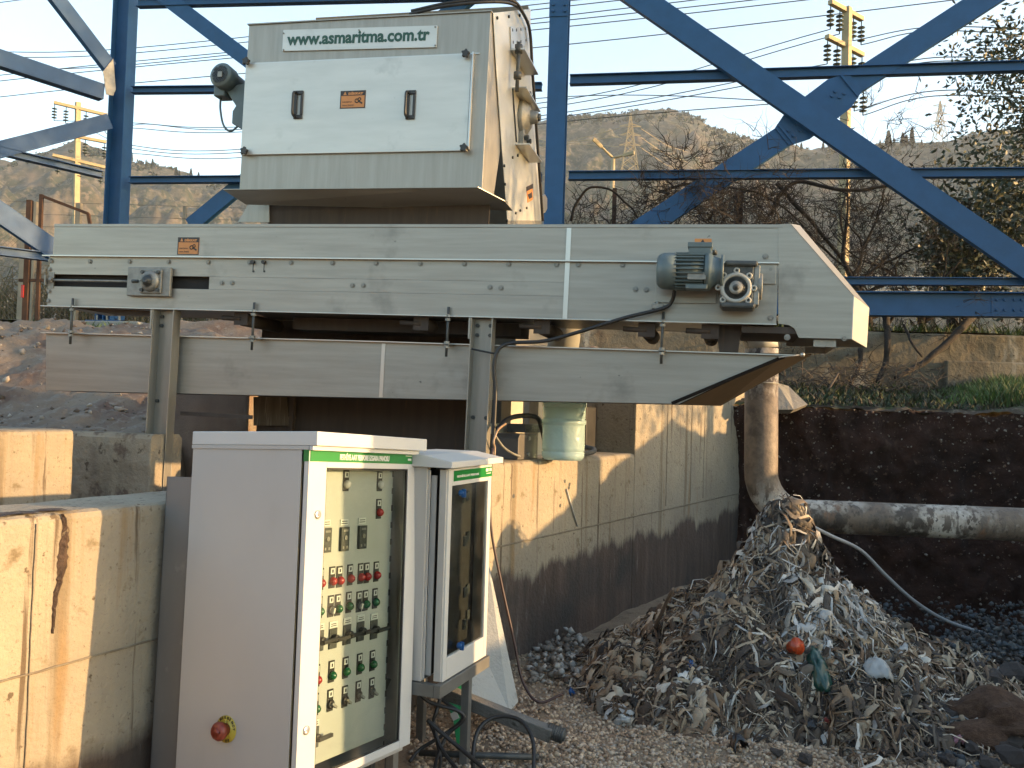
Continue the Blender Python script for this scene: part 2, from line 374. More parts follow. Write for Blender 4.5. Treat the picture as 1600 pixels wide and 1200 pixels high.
# embankment behind the camera and to the left, closing the excavation
def rearbank(u,v):
    a_=math.pi*(1.02-1.0*u)+math.pi   # half circle behind the camera
    a_=math.pi+math.pi*u; r=6.8+9*v; x=-.2+ (r+1.2)*math.cos(a_); y=-.5+r*math.sin(a_)
    z=-.05+ (3.6 if x<2 else interp([(2,3.6),(5,.9)],x))*min(1,v*3.2) +.18*fbm(x*.8,y*.8)*min(1,v*6)+ (.6*v if x<2 else 0)
    return (x,y,z)
gridmesh('rear_bank',160,50,rearbank,SOILG)
def leftbank(u,v):
    y=-.8+8.2*u; x=-3.4-4*v; z=-.05+2.4*min(1,v*2.2)+.12*fbm(x*.9,y*.9)*min(1,v*6); return (x,y,z)
gridmesh('left_bank',80,40,leftbank,SOILG)
# ================================================================== CONVEYOR (frame C: x along, y away, z up)
C=tilted(75,478,6.22,1215,507,5.10)
def bolt(name,parent,c,ax=(0,-1,0),r=.011,h=.009,m=None):
    mb=MB(); c=Vector(c); a=Vector(ax).normalized()
    mb.tube([c,c+a*h*.3],[r*1.5,r*1.5],12); mb.tube([c+a*h*.3,c+a*h*1.2],[r,r*.9],6,sm=False)
    return build(name,mb,m or CASTLT,parent)
def rect(fr,pa,pb,d=0):   # two pixel corners -> local x/z extents on plane y=d
    a=fr.Y(*pa,d); b=fr.Y(*pb,d); return min(a.x,b.x),min(a.z,b.z),max(a.x,b.x),max(a.z,b.z)
def sticker(parent,fr,pa,pb,d,half=False):
    x0,z0,x1,z1=rect(fr,pa,pb,d); w_=x1-x0; h=z1-z0
    m=MB().box((x0,d,z0),(x1,d-.0015,z1)); st=build('warning_sticker',m,ORANGE,parent)
    if half: return st
    t=w_*.035; hb=h*.28
    m=MB(); y0,y1=d-.0016,d-.0028
    m.box((x0,y0,z1-hb),(x1,y1,z1)); m.box((x0,y0,z0),(x1,y1,z0+t)); m.box((x0,y0,z0+t),(x0+t,y1,z1-hb)); m.box((x1-t,y0,z0+t),(x1,y1,z1-hb))
    build('sticker_border',m,STBLK,st)
    m=MB(); m.prism([(x0+w_*.12,z1-hb*.85),(x0+w_*.25,z1-hb*.85),(x0+w_*.185,z1-hb*.15)],1,d-.0029,d-.0036); build('warning_triangle',m,ORANGE,st)
    text('sticker_heading','DİKKAT',h*.2,ORANGE,st,(x0+w_*.32,d-.0034,z1-hb*.82),width=w_*.58,height=hb*.62,depth=.0004,bold=.002)
    text('sticker_wording','SIKIŞMA',h*.1,STBLK,st,(x0+w_*.08,d-.0022,z0+h*.33),width=w_*.40,height=h*.10,depth=.0004)
    text('sticker_wording','TEHLİKESİ',h*.1,STBLK,st,(x0+w_*.08,d-.0022,z0+h*.13),width=w_*.46,height=h*.11,depth=.0004)
    m=MB(); cx=x0+w_*.72; cz=z0+h*.42; s=h*.13     # two rollers pinching a hand
    m.ring((cx-s*.7,d-.002,cz),(0,1,0),s*.8,s*.22,16,4); m.ring((cx+s*.5,d-.002,cz+s*.7),(0,1,0),s*.6,s*.2,16,4)
    m.prism([(cx-s*.3,cz+s*.2),(cx+s*.6,cz),(cx+s*2.0,cz-s*.9),(cx+s*1.7,cz-s*1.5),(cx+s*.5,cz-s*.8),(cx-s*.2,cz-s*.6)],1,d-.0017,d-.0027)
    build('hand_symbol',m,STBLK,st)
    return st
DEP=.60
conv=thing('conveyor','long grey stainless steel belt conveyor with a green grey geared motor at its right end','conveyor',C,(C.Y(750,492).x,.3,-1.35))
a=C.Y(76,402); b=C.Y(1212,410)
zt=lambda px: C.Y(px,interp([(75,348),(400,350),(1235,350)],px)).z
zm=lambda px: C.Y(px,interp([(75,402),(1212,410)],px)).z
XL=C.Y(76,440).x; XJ=C.Y(886,430).x; XE=C.Y(1216,430).x
Z0=.0; ZM=(a.z+b.z)/2; ZT=(C.Y(76,349).z+C.Y(1235,352).z)/2
SL=[C.Y(84,428),C.Y(326,452)]   # slot
sx0,sx1=SL[0].x,SL[1].x; sz0,sz1=SL[1].z,SL[0].z-.002
mb=MB()
# front side plate around the slot, back plate, floor
mb.box((XL,0,0),(XJ-.004,.006,sz0)); mb.box((XL,0,sz1),(XJ-.004,.006,ZM)); mb.box((XL,0,sz0),(sx0,.006,sz1)); mb.box((sx1,0,sz0),(XJ-.004,.006,sz1))
mb.box((XJ+.004,0,0),(XE,.006,ZM)); mb.box((XL,DEP-.006,0),(XE,DEP,ZM)); mb.box((XL,.006,.003),(XL+.006,DEP-.006,ZM-.003)); mb.box((XL+.006,.006,.003),(XE,DEP-.006,.012))
build('side_plate',mb,STEEL,conv,bevel=.0015)
mb=MB(); mb.box((XL+.02,.0,ZM+.006),(XJ-.004,.0055,ZT-.02)); mb.box((XJ+.004,.0,ZM+.006),(XE+.02,.0055,ZT-.02)); mb.box((XL+.02,-.004,ZT-.02),(XE+.02,DEP,ZT)); mb.box((XL+.02,DEP-.006,ZM+.006),(XE+.02,DEP,ZT-.021)); mb.box((XL+.02,.006,ZM+.006),(XL+.026,DEP-.007,ZT-.021))
build('cover_plate',mb,STEEL,conv,bevel=.0015)
mb=MB(); mb.box((XL-.045,-.028,ZM-.003),(XE,.0,ZM+.005)); mb.box((XL-.03,-.032,-.006),(XE+.0,.0,.0)); build('edge_flange',mb,BRIGHT,conv,bevel=.001)
mb=MB(); mb.box((XJ-.014,-.005,.002),(XJ+.014,-.0002,ZM-.004)); mb.box((XJ-.014,-.005,ZM+.006),(XJ+.014,-.0002,ZT-.022)); build('joint_strip',mb,BRIGHT,conv)
mb=MB(); mb.box((XL+.01,.05,.06),(XE,DEP-.05,ZM-.04)); build('belt',mb,mat('conveyor_belt_rubber',(.02,.02,.02),None,rough=.8),conv)
# head chute
def P(px,py,d=0): q=C.Y(px,py,d); return (q.x,q.z)
out=[P(1216,352),P(1235,351),P(1333,463),P(1330,530),P(1248,528),P(1241,513),P(1232,508),P(1216,506)]
mb=MB(); mb.prism(out,1,-.003,.004)
hc=build('head_chute',mb,STEEL,conv,bevel=.001)
bo_=[(P(1216,352)[0],out[0][1])]+[(lambda q:(q.x,q.z))(C.Y(x_,y_,DEP)) for x_,y_ in ((1249,353),(1357,481),(1353,543))]+[(P(1241,513)[0],P(1327,530)[1])]
mb=MB(); mb.prism(bo_,1,DEP-.003,DEP+.003); build('rear_cheek',mb,STEEL,hc)
for nm,i in (('top_plate',0),('slope_plate',1),('end_plate',2)):
    A_=Vector((out[i][0],-.003,out[i][1])); B_=Vector((out[i+1][0],-.003,out[i+1][1])); C_=Vector((bo_[i+1][0],DEP+.002,bo_[i+1][1])); D_=Vector((bo_[i][0],DEP+.002,bo_[i][1]))
    nn=(B_-A_).cross(D_-A_).normalized()*.005
    if nn.x+nn.z<0: nn=-nn
    mb=MB(); mb.add([A_,B_,C_,D_,A_+nn,B_+nn,C_+nn,D_+nn],[(0,1,2,3),(7,6,5,4),(0,4,5,1),(1,5,6,2),(2,6,7,3),(3,7,4,0)]); build(nm,mb,PANEL if i==2 else STEELV,hc)
g=P(1272,530); g2=P(1316,542)
mb=MB(); mb.box((g[0],.03,g2[1]),(g2[0]-.03,.034,g[1])); mb.box((g[0],DEP-.05,g2[1]),(g2[0]-.03,DEP-.04,g[1])); mb.box((g2[0]-.034,.035,g2[1]),(g2[0]-.03,DEP-.05,g[1])); build('outlet_lip',mb,STEELV,hc)
mb=MB(); mb.box((P(1160,500)[0],.01,-.05),(P(1252,520)[0],DEP-.01,-.012)); build('discharge_floor',mb,DARKST,conv); mb=MB(); mb.prism([P(1118,505),P(1160,505),P(1152,562),P(1126,562)],1,.1,.108); build('dark_bracket',mb,DARKST,conv)
# corner bolts, cover bolts
B0=bolt('bolt',conv,(C.Y(79,407).x,-.0,C.Y(79,407).z),r=.012)
b0p=C.Y(79,407)
def cb(px,py,parent=conv,src=None,fr=C,d=0):
    q=fr.Y(px,py,d); s=src or B0; return pcopy(s,q-b0p) 
for px,py in [(78,421),(77,455),(76,470),(347,442),(363,442),(551,446),(568,446),(766,449),(783,450),(993,452),(1010,453),(1196,401),(1204,421),(1196,437),(1204,497),(1230,527),(1319,528),(1030,455)]: cb(px,py)
for i,px in enumerate([81,141,203,264,326,390,455,520,588,657,726,795,870,904,973,1185]): cb(px,ZM and interp([(75,408),(1212,416)],px))
mb=MB()
for px in (396,413):
    q=C.Y(px,410); q2=C.Y(px,424); mb.cyl((q.x,-.02,q.z),(q.x,0,q.z),.014,8); mb.cyl((q2.x,-.003,q2.z),(q2.x,0,q2.z),.007,8); mb.box((q.x-.0015,-.003,q2.z),(q.x+.0015,-.0004,q.z))
each('latch_stud',mb,BLACK,conv)
sticker(conv,C,(277,398),(312,371),0)
sticker(conv,C,(1085,388),(1112,373),0,half=True)
mb=MB(); q=C.Y(1098,380); mb.prism([(q.x-.018,q.z-.004),(q.x+.018,q.z-.004),(q.x,q.z+.022)],1,-.002,-.003); build('warning_triangle',mb,STBLK,conv)
# tensioner: rod, block, flange bearing
q0=C.Y(82,437); q1=C.Y(205,441); zc=(q0.z+q1.z)/2
mb=MB(); mb.cyl((q0.x,-.012,zc),(q1.x,-.012,zc),.008,8); mb.box((XL-.012,-.03,zc-.035),(XL-.002,.02,zc+.035)); mb.tube([(q0.x-.01,-.012,zc),(q0.x+.012,-.012,zc)],[.02,.02],6,sm=False)
mb.box((XL,-.006,zc-.055),(XL+.045,-.0005,zc+.055)); build('tension_rod',mb,CASTLT,conv)
bx=rect(C,(202,463),(272,419)); cx=C.Y(240,441); 
mb=MB(); mb.box((bx[0],-.035,bx[1]),(bx[2],-.007,bx[3])); blk=build('bearing_block',mb,CASTLT,conv,bevel=.006)
mb=MB(); s=.082; c=(cx.x+.01,-.036,cx.z)
mb.box((c[0]-s,-.050,c[2]-s),(c[0]+s,-.036,c[2]+s)); bz=build('flange',mb,CASTLT,blk,bevel=.008)
mb=MB(); mb.lathe((c[0],-.05,c[2]),(0,-1,0),[(0,.072),(.012,.070),(.03,.058),(.03,.046),(.012,.044)],24); build('bearing_ring',mb,CASTLT,blk)
mb=MB(); mb.lathe((c[0],-.055,c[2]),(0,-1,0),[(0,.040),(.03,.036),(.03,.022),(.055,.022),(.055,.001)],20); build('shaft_end',mb,CASTDK,blk)
mb=MB()
for i,j in ((-1,-1),(1,-1),(1,1),(-1,1)): mb.tube([(c[0]+i*.06,-.05,c[2]+j*.06),(c[0]+i*.06,-.064,c[2]+j*.06)],.013,6,sm=False)
mb.tube([(bx[0]+.045,-.038,cx.z),(bx[0]+.09,-.038,cx.z)],[.012,.010],8); each('nut',mb,CASTDK,blk)
# mounting plate, motor and gearbox
mp_=rect(C,(1023,473),(1120,452)); mb=MB(); mb.box((mp_[0],-.012,mp_[1]),(mp_[2]+.0,-.001,mp_[3]+.17)); q=rect(C,(1188,444),(1213,411)); mb.box((mp_[2]+.01,-.010,q[1]),(q[2],-.001,q[3])); build('motor_plate',mb,STEEL,conv,bevel=.002)
ma=C.Y(1027,424,-.14); mb_=C.Y(1115,424,-.14); mr=.098; my=-.14; mz=C.Y(1070,424,-.14).z
L0,L1=ma.x,mb_.x
mb=MB(); mb.lathe((L0+.10,my,mz),(1,0,0),[(0,mr*.93),(L1-L0-.14,mr*.93)],28)
for i in range(28):
    a_=2*math.pi*i/28
    if math.sin(a_)>.93: continue
    d=Vector((0,math.cos(a_),math.sin(a_))); c0=Vector((L0+.105,my,mz))+d*(mr*.98); c1=c0+Vector((L1-L0-.16,0,0)); mb.bar(c0,c1,.006,.03,side=d)
mo=build('motor_body',mb,MOTOR,conv)
mb=MB(); mb.lathe((L0,my,mz),(1,0,0),[(0,.01),(0.0,mr*.80),(.012,mr*.95),(.035,mr*1.06),(.11,mr*1.08),(.11,mr*.9)],28); build('fan_cover',mb,MOTOR,mo)
mb=MB(); mb.lathe((L1-.05,my,mz),(1,0,0),[(0,mr*1.0),(.005,mr*1.1),(.03,mr*1.12),(.05,mr*.9),(.09,mr*.75),(.09,mr*.98),(.105,mr*.98)],28); build('motor_flange',mb,MOTOR,mo)
jx=C.Y(1094,392,my); mb=MB(); mb.box((jx.x-.062,my-.05,jx.z-.035),(jx.x+.062,my+.05,jx.z+.012)); mb.box((jx.x-.068,my-.056,jx.z+.012),(jx.x+.068,my+.056,jx.z+.040)); mb.box((jx.x-.05,my-.04,mz+mr*.8),(jx.x+.05,my+.04,jx.z-.035))
jb=build('terminal_box',mb,MOTOR,mo,bevel=.006)
mb=MB(); mb.tube([(jx.x+.07,my,jx.z-.01),(jx.x+.095,my,jx.z-.01)],.014,8); mb.tube([(jx.x+.07,my-.03,jx.z-.01),(jx.x+.088,my-.03,jx.z-.01)],.012,8); each('cable_gland',mb,CASTDK,jb)
mb=MB(); mb.box((jx.x-.06,my-mr*1.03,mz-.06),(jx.x+.04,my-mr*.97,mz-.02)); build('rating_plate',mb,CASTLT,mo)
mb=MB(); mb.box((jx.x-.07,my-.08,mz-mr*1.12),(jx.x+.05,my+.02,mz-mr*.85)); build('motor_foot',mb,MOTOR,mo,bevel=.004)
gx=rect(C,(1124,478),(1180,411),-.17)
mb=MB(); mb.box((gx[0],-.17,gx[1]),(gx[2],-.03,gx[3])); mb.box((gx[0]+.01,-.19,gx[1]-.012),(gx[2]+.01,-.02,gx[1]+.02)); mb.box((gx[0]+.02,-.19,gx[3]-.02),(gx[2]+.015,-.02,gx[3]+.012)); mb.box((gx[0]+.04,-.03,gx[1]+.03),(gx[2]-.03,-.001,gx[3]-.03))
gb=build('gearbox',mb,CASTDK,conv,bevel=.012)
mb=MB(); mb.box((gx[2]-.002,-.165,gx[1]+.01),(gx[2]+.028,-.04,gx[3]-.01)); mb.cyl((gx[2]+.02,-.1,(gx[1]+gx[3])/2),(gx[2]+.045,-.1,(gx[1]+gx[3])/2),.075,20); build('gearbox_side_cover',mb,CASTLT,gb,bevel=.004)
gc=C.Y(1150,449,-.19); gc=Vector((gc.x,-.172,gc.z))
mb=MB(); mb.ring(gc,(0,1,0),.075,.013,32,6)
for i in range(8):
    a_=math.pi*i/4; d=Vector((math.cos(a_),0,math.sin(a_))); mb.ring(gc+d*.097,(0,1,0),.013,.006,10,5); mb.bar(gc+d*.076,gc+d*.09,.02,.014)
build('star_flange',mb,mat('pale_flange_paint',(.46,.46,.42),None,rough=.45),gb)
mb=MB(); mb.lathe(gc,(0,-1,0),[(-.03,.07),(.002,.066),(.002,.055),(-.01,.054),(-.01,.045),(.012,.04),(.014,.02),(.02,.016),(.02,.001)],24); build('hollow_shaft',mb,CASTDK,gb)
mb=MB(); mb.lathe(gc,(0,-1,0),[(.013,.038),(.016,.036),(.016,.001)],20); build('shaft_cap',mb,CASTLT,gb)
# junction clamp on lower edge
q=C.Y(1028,480); mb=MB(); mb.box((q.x-.035,-.05,q.z-.014),(q.x+.035,-.002,q.z+.014)); mb.cyl((q.x,-.026,q.z-.03),(q.x,-.026,q.z+.03),.011,8); build('clamp',mb,CASTLT,conv,bevel=.002)
# idler rollers under belt (return rollers seen below the frame)
for px,w_ in ((372,0),(655,0),(845,0),(1010,0),(1110,1)):
    mb=MB(); q=C.Y(px,506); mb.cyl((q.x,.06,-.05),(q.x+.0,DEP-.06,-.05),.045,16); mb.box((q.x-.05,.03,-.09),(q.x+.05,.038,-.006)); mb.cyl((q.x-.14,.04,-.045),(q.x-.0,.04,-.05),.016,8)
    build('return_roller',mb,DARKST,conv)
q=C.Y(135,490); mb=MB(); mb.prism([P(110,480,.05),P(243,486,.05),P(243,494,.05),P(180,492,.05)],1,.05,.055); build('belt_guard',mb,DARKST,conv); mb=MB(); mb.box((C.Y(440,0).x if 0 else C.Y(430,505).x,.25,-.09),(C.Y(800,505).x,.50,-.008)); build('under_tray',mb,DARKST,conv)
# legs: open C posts with the open side to the front, each with bolts
def leg(pxa,pxb,pya,zbot,pyb_label=None):
    x0=C.Y(pxa,pya,.0).x; x1=C.Y(pxb,pya,.0).x
    mb=MB(); t=.006; y0,y1=-.035,.05
    mb.box((x0,y1-t,zbot),(x1,y1,-.008)); mb.box((x0,y0,zbot),(x0+t,y1-t,-.008)); mb.box((x1-t,y0,zbot),(x1,y1-t,-.008))
    mb.box((x0-.06,y0-.02,zbot-.01),(x1+.06,y1+.05,zbot)); mb.box((x0-.012,y0-.006,-.14),(x0-.001,y0+.02,-.01))
    l=build('leg',mb,STEELV,conv,bevel=.0015)
    for dx in (.025,x1-x0-.03):
        for dz in (-.05,-.11,-.62):
            bb=MB(); bb.tube([(x0+dx,y1-t,dz),(x0+dx,y1-t-.012,dz)],.013,6,sm=False); build('bolt',bb,CASTDK,l)
    return l
leg(243,276,492,-1.36); leg(738,772,500,-1.12)
mb=MB(); q=C.Y(283,645,.08); q2=C.Y(395,655,.08); mb.box((q.x,.07,q2.z),(q2.x,.08,q.z+.01)); build('cross_rail',mb,DARKST,conv)
for px0,sh in ((240,.30),(735,.13)):
    x0=C.Y(px0,492,.0).x-sh; mb=MB(); mb.box((x0,DEP-.05,-1.2),(x0+.10,DEP,-.012)); build('leg',mb,STEELV,conv)
# ================================================================== DRIP TROUGH hung on rods
tr=thing('drip_trough','shallow stainless steel trough with a pointed end, hung on threaded rods under the conveyor','trough',C,(C.Y(600,560).x,.25,C.Y(600,620).z))
T=lambda px,py,d=0:(C.Y(px,py,d).x,C.Y(px,py,d).z)
ty0,ty1=.075,.50
def TP(px,py,d=ty0): q=C.Y(px,py,d); return (q.x,q.z)
xw=TP(598,570)[0]
tl,bl=TP(72,521),TP(72,610); tj=TP(598,535); bj=TP(598,622); trr=TP(1222,556); br=TP(1063,631)
mb=MB()
def side(y0,y1):
    if y0>.3:
        e1=C.Y(1126,633,ty1); e2=C.Y(1268,553,ty1); mb.prism([bl,(xw,bj[1]),(e1.x,e1.z),(e2.x,e2.z),(xw,tj[1]),tl],1,y0,y1); return
    mb.prism([bl,(xw,bj[1]),(xw,tj[1]),tl],1,y0,y1); mb.prism([(xw,bj[1]),br,trr,(xw,tj[1])],1,y0,y1)
side(ty0,ty0+.005); side(ty1-.005,ty1)
build('side_plate',mb,STEEL,tr)
mb=MB()
for (p,q) in ((bl,(xw,bj[1])),((xw,bj[1]),br)):
    mb.bar((p[0],(ty0+ty1)/2,p[1]+.003),(q[0],(ty0+ty1)/2,q[1]+.003),.006,ty1-ty0-.01)
mb.bar((bl[0]+.003,(ty0+ty1)/2,bl[1]+.006),(tl[0]+.003,(ty0+ty1)/2,tl[1]-.004),.006,ty1-ty0-.011)
build('floor_plate',mb,DARKST,tr)
mb=MB()
trx=TP(1240,554)
for y in (ty0-.03,): mb.bar((tl[0]-.02,ty0-.013,tl[1]+.003),(xw,ty0-.013,tj[1]+.003),.006,.034); mb.bar((xw,ty0-.013,tj[1]+.003),(trx[0],ty0-.013,trr[1]+.004),.006,.034)
mb.bar((tl[0]-.02,ty1+.013,tl[1]+.003),(trx[0],ty1+.013,trr[1]+.003),.006,.034)
build('rim_flange',mb,BRIGHT,tr)
mb=MB(); q1_=C.Y(1126,633,ty1); q2_=C.Y(1268,553,ty1)
A_=Vector((br[0]-.01,ty0-.006,br[1]-.002)); B_=Vector((trr[0],ty0-.006,trr[1]-.002)); C_=Vector((q2_.x,ty1,q2_.z)); D_=Vector((q1_.x,ty1,q1_.z)); nn=Vector((.3,0,-1)).normalized()*.005
mb.add([A_,B_,C_,D_,A_+nn,B_+nn,C_+nn,D_+nn],[(0,1,2,3),(7,6,5,4),(0,4,5,1),(1,5,6,2),(2,6,7,3),(3,7,4,0)]); mb.bar((br[0]-.05,ty0-.006,br[1]),(trr[0]+.02,ty0-.006,trr[1]),.02,.008); build('sloping_end_plate',mb,mat('shade_dark_plate',(.014,.011,.009),(.022,.017,.014),6,rough=.9,spec=.15),tr)  # near-black colour paints in the shade that the sun lamp leaves out here
mb=MB(); mb.box((xw-.012,ty0-.004,bj[1]+.004),(xw+.012,ty0-.0003,tj[1]-.006)); build('weld_seam',mb,BRIGHT,tr)
q=C.Y(1255,553); mb=MB(); mb.cyl((trr[0]-.02,ty0-.02,trr[1]-.01),(q.x,ty0-.02,q.z),.005,8); mb.tube([(q.x-.01,ty0-.02,q.z),(q.x+.012,ty0-.02,q.z)],.012,8); build('drain_stub',mb,BRIGHT,tr)
rd=None
for px in (112,396,700,1036):
    q=C.Y(px,500,-.018); zz=TP(px,interp([(72,521),(1222,556)],px))[1]
    mb=MB(); mb.cyl((q.x,-.018,zz-.075),(q.x,-.018,.055),.0085,8)
    r_=build('threaded_rod',mb,CASTDK,tr); mb=MB()
    for zz2 in (.0,-.024,zz+.012,zz-.014): mb.tube([(q.x,-.018,zz2-.008),(q.x,-.018,zz2+.008)],.018,6,sm=False)
    mb.box((q.x-.02,-.04,zz),(q.x+.02,ty0,zz+.006))
    build('nut',mb,CASTLT,r_)
# ================================================================== SCREEN MACHINE
D0=.42     # hood front plane
ms=thing('bar_screen','tall stainless steel bar screen machine with a hooded front panel and two black handles','screening machine',C,(C.Y(560,350,D0).x,1.0,-1.5))
H=lambda px,py,d=D0:(C.Y(px,py,d).x,C.Y(px,py,d).z)
hx0,hz0=H(374,298); hx1=H(753,298)[0]; hzt=H(560,30)[1]
mb=MB(); HD=.46
# side profile (y,z) of hood: front vertical, slanted rear edge
prof=[(D0,hz0),(D0,hzt),(D0+.22,hzt+.0),(D0+.26,hzt*.55+hz0*.45),(D0+.40,hz0+.42),(D0+.30,hz0)]
zq=hzt
prof=[(D0,hz0),(D0,hzt),(D0+.25,hzt),(D0+.42,hz0+.36),(D0+.30,hz0)]
mb.prism(prof,0,hx0,hx1)
build('hood',mb,STEELV,ms,bevel=.003)
mb=MB(); mb.box((hx0-.008,D0-.012,hzt),(hx1+.006,D0+.30,hzt+.008)); build('hood_top_lip',mb,STEELV,ms)
ax0,az0,ax1,az1=rect(C,(376,242),(737,84),D0-.02)
mb=MB(); mb.box((ax0,D0-.022,az0),(ax1,D0-.004,az1)); pn=build('access_panel',mb,PANEL,ms,bevel=.002)
mb=MB(); mb.box((ax1+.005,D0-.03,az0+.01),(ax1+.016,D0-.001,az1+.01)); mb.box((ax0,D0-.008,az1+.004),(ax1+.05,D0-.001,az1+.010)); build('panel_channel',mb,BRIGHT,ms)
kn=None
for px,py in ((385,96),(728,84),(382,236),(725,231)):
    q=C.Y(px,py,D0-.05); mb=MB(); c=Vector((q.x,D0-.022,q.z)); mb.cyl(c,c+Vector((0,-.022,0)),.012,8)
    pts=[]; 
    for i in range(20):
        a_=2*math.pi*i/20; rr=.030 if (i%4)<2 else .022; pts.append((c.x+rr*math.cos(a_),c.z+rr*math.sin(a_)))
    mb.prism(pts,1,c.y-.022,c.y-.045); build('star_knob',mb,BLACK,pn,bevel=.003)
for px in (464,640):
    q=C.Y(px,162,D0-.05); ry=D0-.022; h_=.100; w_=.026
    mb=MB(); pr=[(-w_,-h_),(w_,-h_),(w_*1.2,-h_+.02),(w_*1.2,h_-.02),(w_,h_),(-w_,h_),(-w_*1.2,h_-.02),(-w_*1.2,-h_+.02)]
    pts=[]
    mb.box((q.x-.033,ry-.012,q.z-h_),(q.x+.033,ry,q.z-h_+.028)); mb.box((q.x-.033,ry-.012,q.z+h_-.028),(q.x+.033,ry,q.z+h_)); mb.box((q.x-.033,ry-.012,q.z-h_+.028),(q.x-.010,ry,q.z+h_-.028)); mb.box((q.x+.014,ry-.012,q.z-h_+.028),(q.x+.033,ry,q.z+h_-.028))
    mb.tube(spline([(q.x-.022,ry-.01,q.z-h_+.012),(q.x-.022,ry-.045,q.z-h_+.03),(q.x-.022,ry-.048,q.z),(q.x-.022,ry-.045,q.z+h_-.03),(q.x-.022,ry-.01,q.z+h_-.012)]),.010,8)
    build('handle',mb,BLACK,pn,bevel=.005)
sticker(pn,C,(531,170),(572,141),D0-.022)
# name plate follows its slight tilt
p0=C.Y(441,80,D0-.01); p1=C.Y(682,73,D0-.01); pt_=C.Y(441,47,D0-.01); pt1=C.Y(682,39,D0-.01)
hh=(pt_.z-p0.z); 
mb=MB(); mb.prism([(p0.x,p0.z),(p1.x,p1.z-.004),(p1.x,pt1.z-.004),(p0.x,pt_.z)],1,D0-.012,D0-.002); npl=build('name_plate',mb,PANEL,ms,bevel=.001)
ta=C.Y(449,70,D0-.014); tb=C.Y(672,62,D0-.014); ux=Vector((tb.x-ta.x,0,tb.z-ta.z))
text('web_address','www.asmaritma.com.tr',.1,DKGREEN,npl,(ta.x,D0-.0135,ta.z),ux=ux,uz=(-ux.z,0,ux.x),width=ux.length,height=(C.Y(449,50,D0).z-C.Y(449,73,D0).z)*.80,bold=.0032,depth=.001)
mb=MB()
for px,py in ((561,47),(680,42),(680,71),(443,52),(443,78)):
    q=C.Y(px,py,D0-.014); mb.tube([(q.x,D0-.012,q.z),(q.x,D0-.018,q.z)],.006,6)
each('rivet',mb,CASTLT,npl)
mb=MB(); 
for px in (430,500): q=C.Y(px,34,D0); mb.cyl((q.x,D0+.05,hzt+.006),(q.x,D0+.05,hzt+.03),.01,6)
each('roof_bolt',mb,CASTDK,ms)
# flap below hood
f0_=H(357,299,D0-.10); f1_=H(786,310,D0-.02)
mb=MB(); za=hz0-.012
fl=[(hx0-.07,D0-.10,za),(hx1+.0,D0-.10,za),(hx1+.13,D0+.12,za-.04),(hx1+.13,D0+.36,za-.05),(hx0-.0,D0+.10,za-.06),(hx0-.07,D0-.10,za)]
V=[Vector(p) for p in fl[:5]]; lo=[v+Vector((0,0,-.005)) for v in V]
mb.add(V+lo,[(0,1,2,3,4),(9,8,7,6,5),(0,5,6,1),(1,6,7,2),(2,7,8,3),(3,8,9,4),(4,9,5,0)]); build('drip_flap',mb,STEEL,ms)
# side frames (inclined) both sides, with back casing
def sideframe(x0,x1):
    q=lambda px,py,x: C.X(px,py,x)
    m=MB(); x=x1
    pts=[q(771,20,x),q(829,14,x),q(829,21,x),q(829,100,x),q(846,345,x),q(793,345,x),q(786,250,x),q(776,110,x)]
    m.prism([(p.y,p.z) for p in pts],0,x0,x1); return m
sxr=hx1+.012
sm_=sideframe(sxr-.006,sxr+.0)
# extend down to the channel floor
pA=C.X(793,345,sxr); pB=C.X(846,345,sxr); pT=C.X(771,20,sxr)
sl=(pA.y-pT.y)/(pA.z-pT.z); zb=-1.55
def lowpoly(x0,x1): return MB().prism([(pA.y,pA.z-.001),(pB.y,pB.z-.001),(pB.y+sl*(zb-pB.z),zb),(pA.y+sl*(zb-pA.z),zb)],0,x0,x1)
sf=build('side_frame',sm_,PANEL,ms,bevel=.002)
build('lower_frame',lowpoly(sxr-.006,sxr),STEELV,sf)
build('side_frame',sideframe(hx0-.02,hx0-.012),STEELV,ms); 
# side details on right face
def S(px,py,dx=0): return C.X(px,py,sxr+dx)
mb=MB()
for px,py in ((776,28),(794,26),(811,24),(799,47),(805,47),(812,46),(819,45),(800,66),(806,66),(812,65),(820,63),(800,246),(808,243),(817,239),(787,259),(788,288),(790,317),(805,333),(812,329),(822,325),(791,345)):
    q=S(px,py); mb.tube([q,q+Vector((.012,0,0))],.011,6,sm=False)
each('bolt',mb,CASTDK,sf)
mb=MB()
def spoly(pts,t,dx=0):
    qs=[S(*p) for p in pts]; mb.prism([(p.y,p.z) for p in qs],0,sxr+.001+dx,sxr+.001+dx+t)
spoly([(796,42),(824,40),(824,71),(797,76)],.008); build('bracket_plate',mb,BRIGHT,sf); 
mb=MB(); 
def shelfp(pxa,pya,pxb,pyb,w_=.11,t=.010):
    a_=S(pxa,pya); b_=S(pxb,pyb); mb.box((sxr+.001,a_.y,a_.z-t),(sxr+w_,b_.y,a_.z))
shelfp(797,76,822,72); shelfp(800,136,826,130); shelfp(805,224,828,219); each('bracket_shelf',mb,BRIGHT,sf)
mb=MB(); a_=S(811,66,.06); b_=S(812,150,.06); mb.cyl((sxr+.06,a_.y,a_.z),(sxr+.06,a_.y+.01,b_.z),.014,10); mb.cyl((sxr+.06,a_.y,a_.z-.02),(sxr+.06,a_.y,a_.z-.08),.03,6); mb.cyl((sxr+.06,a_.y+.005,b_.z+.09),(sxr+.06,a_.y+.005,b_.z+.14),.03,6); build('adjusting_screw',mb,CASTDK,sf)
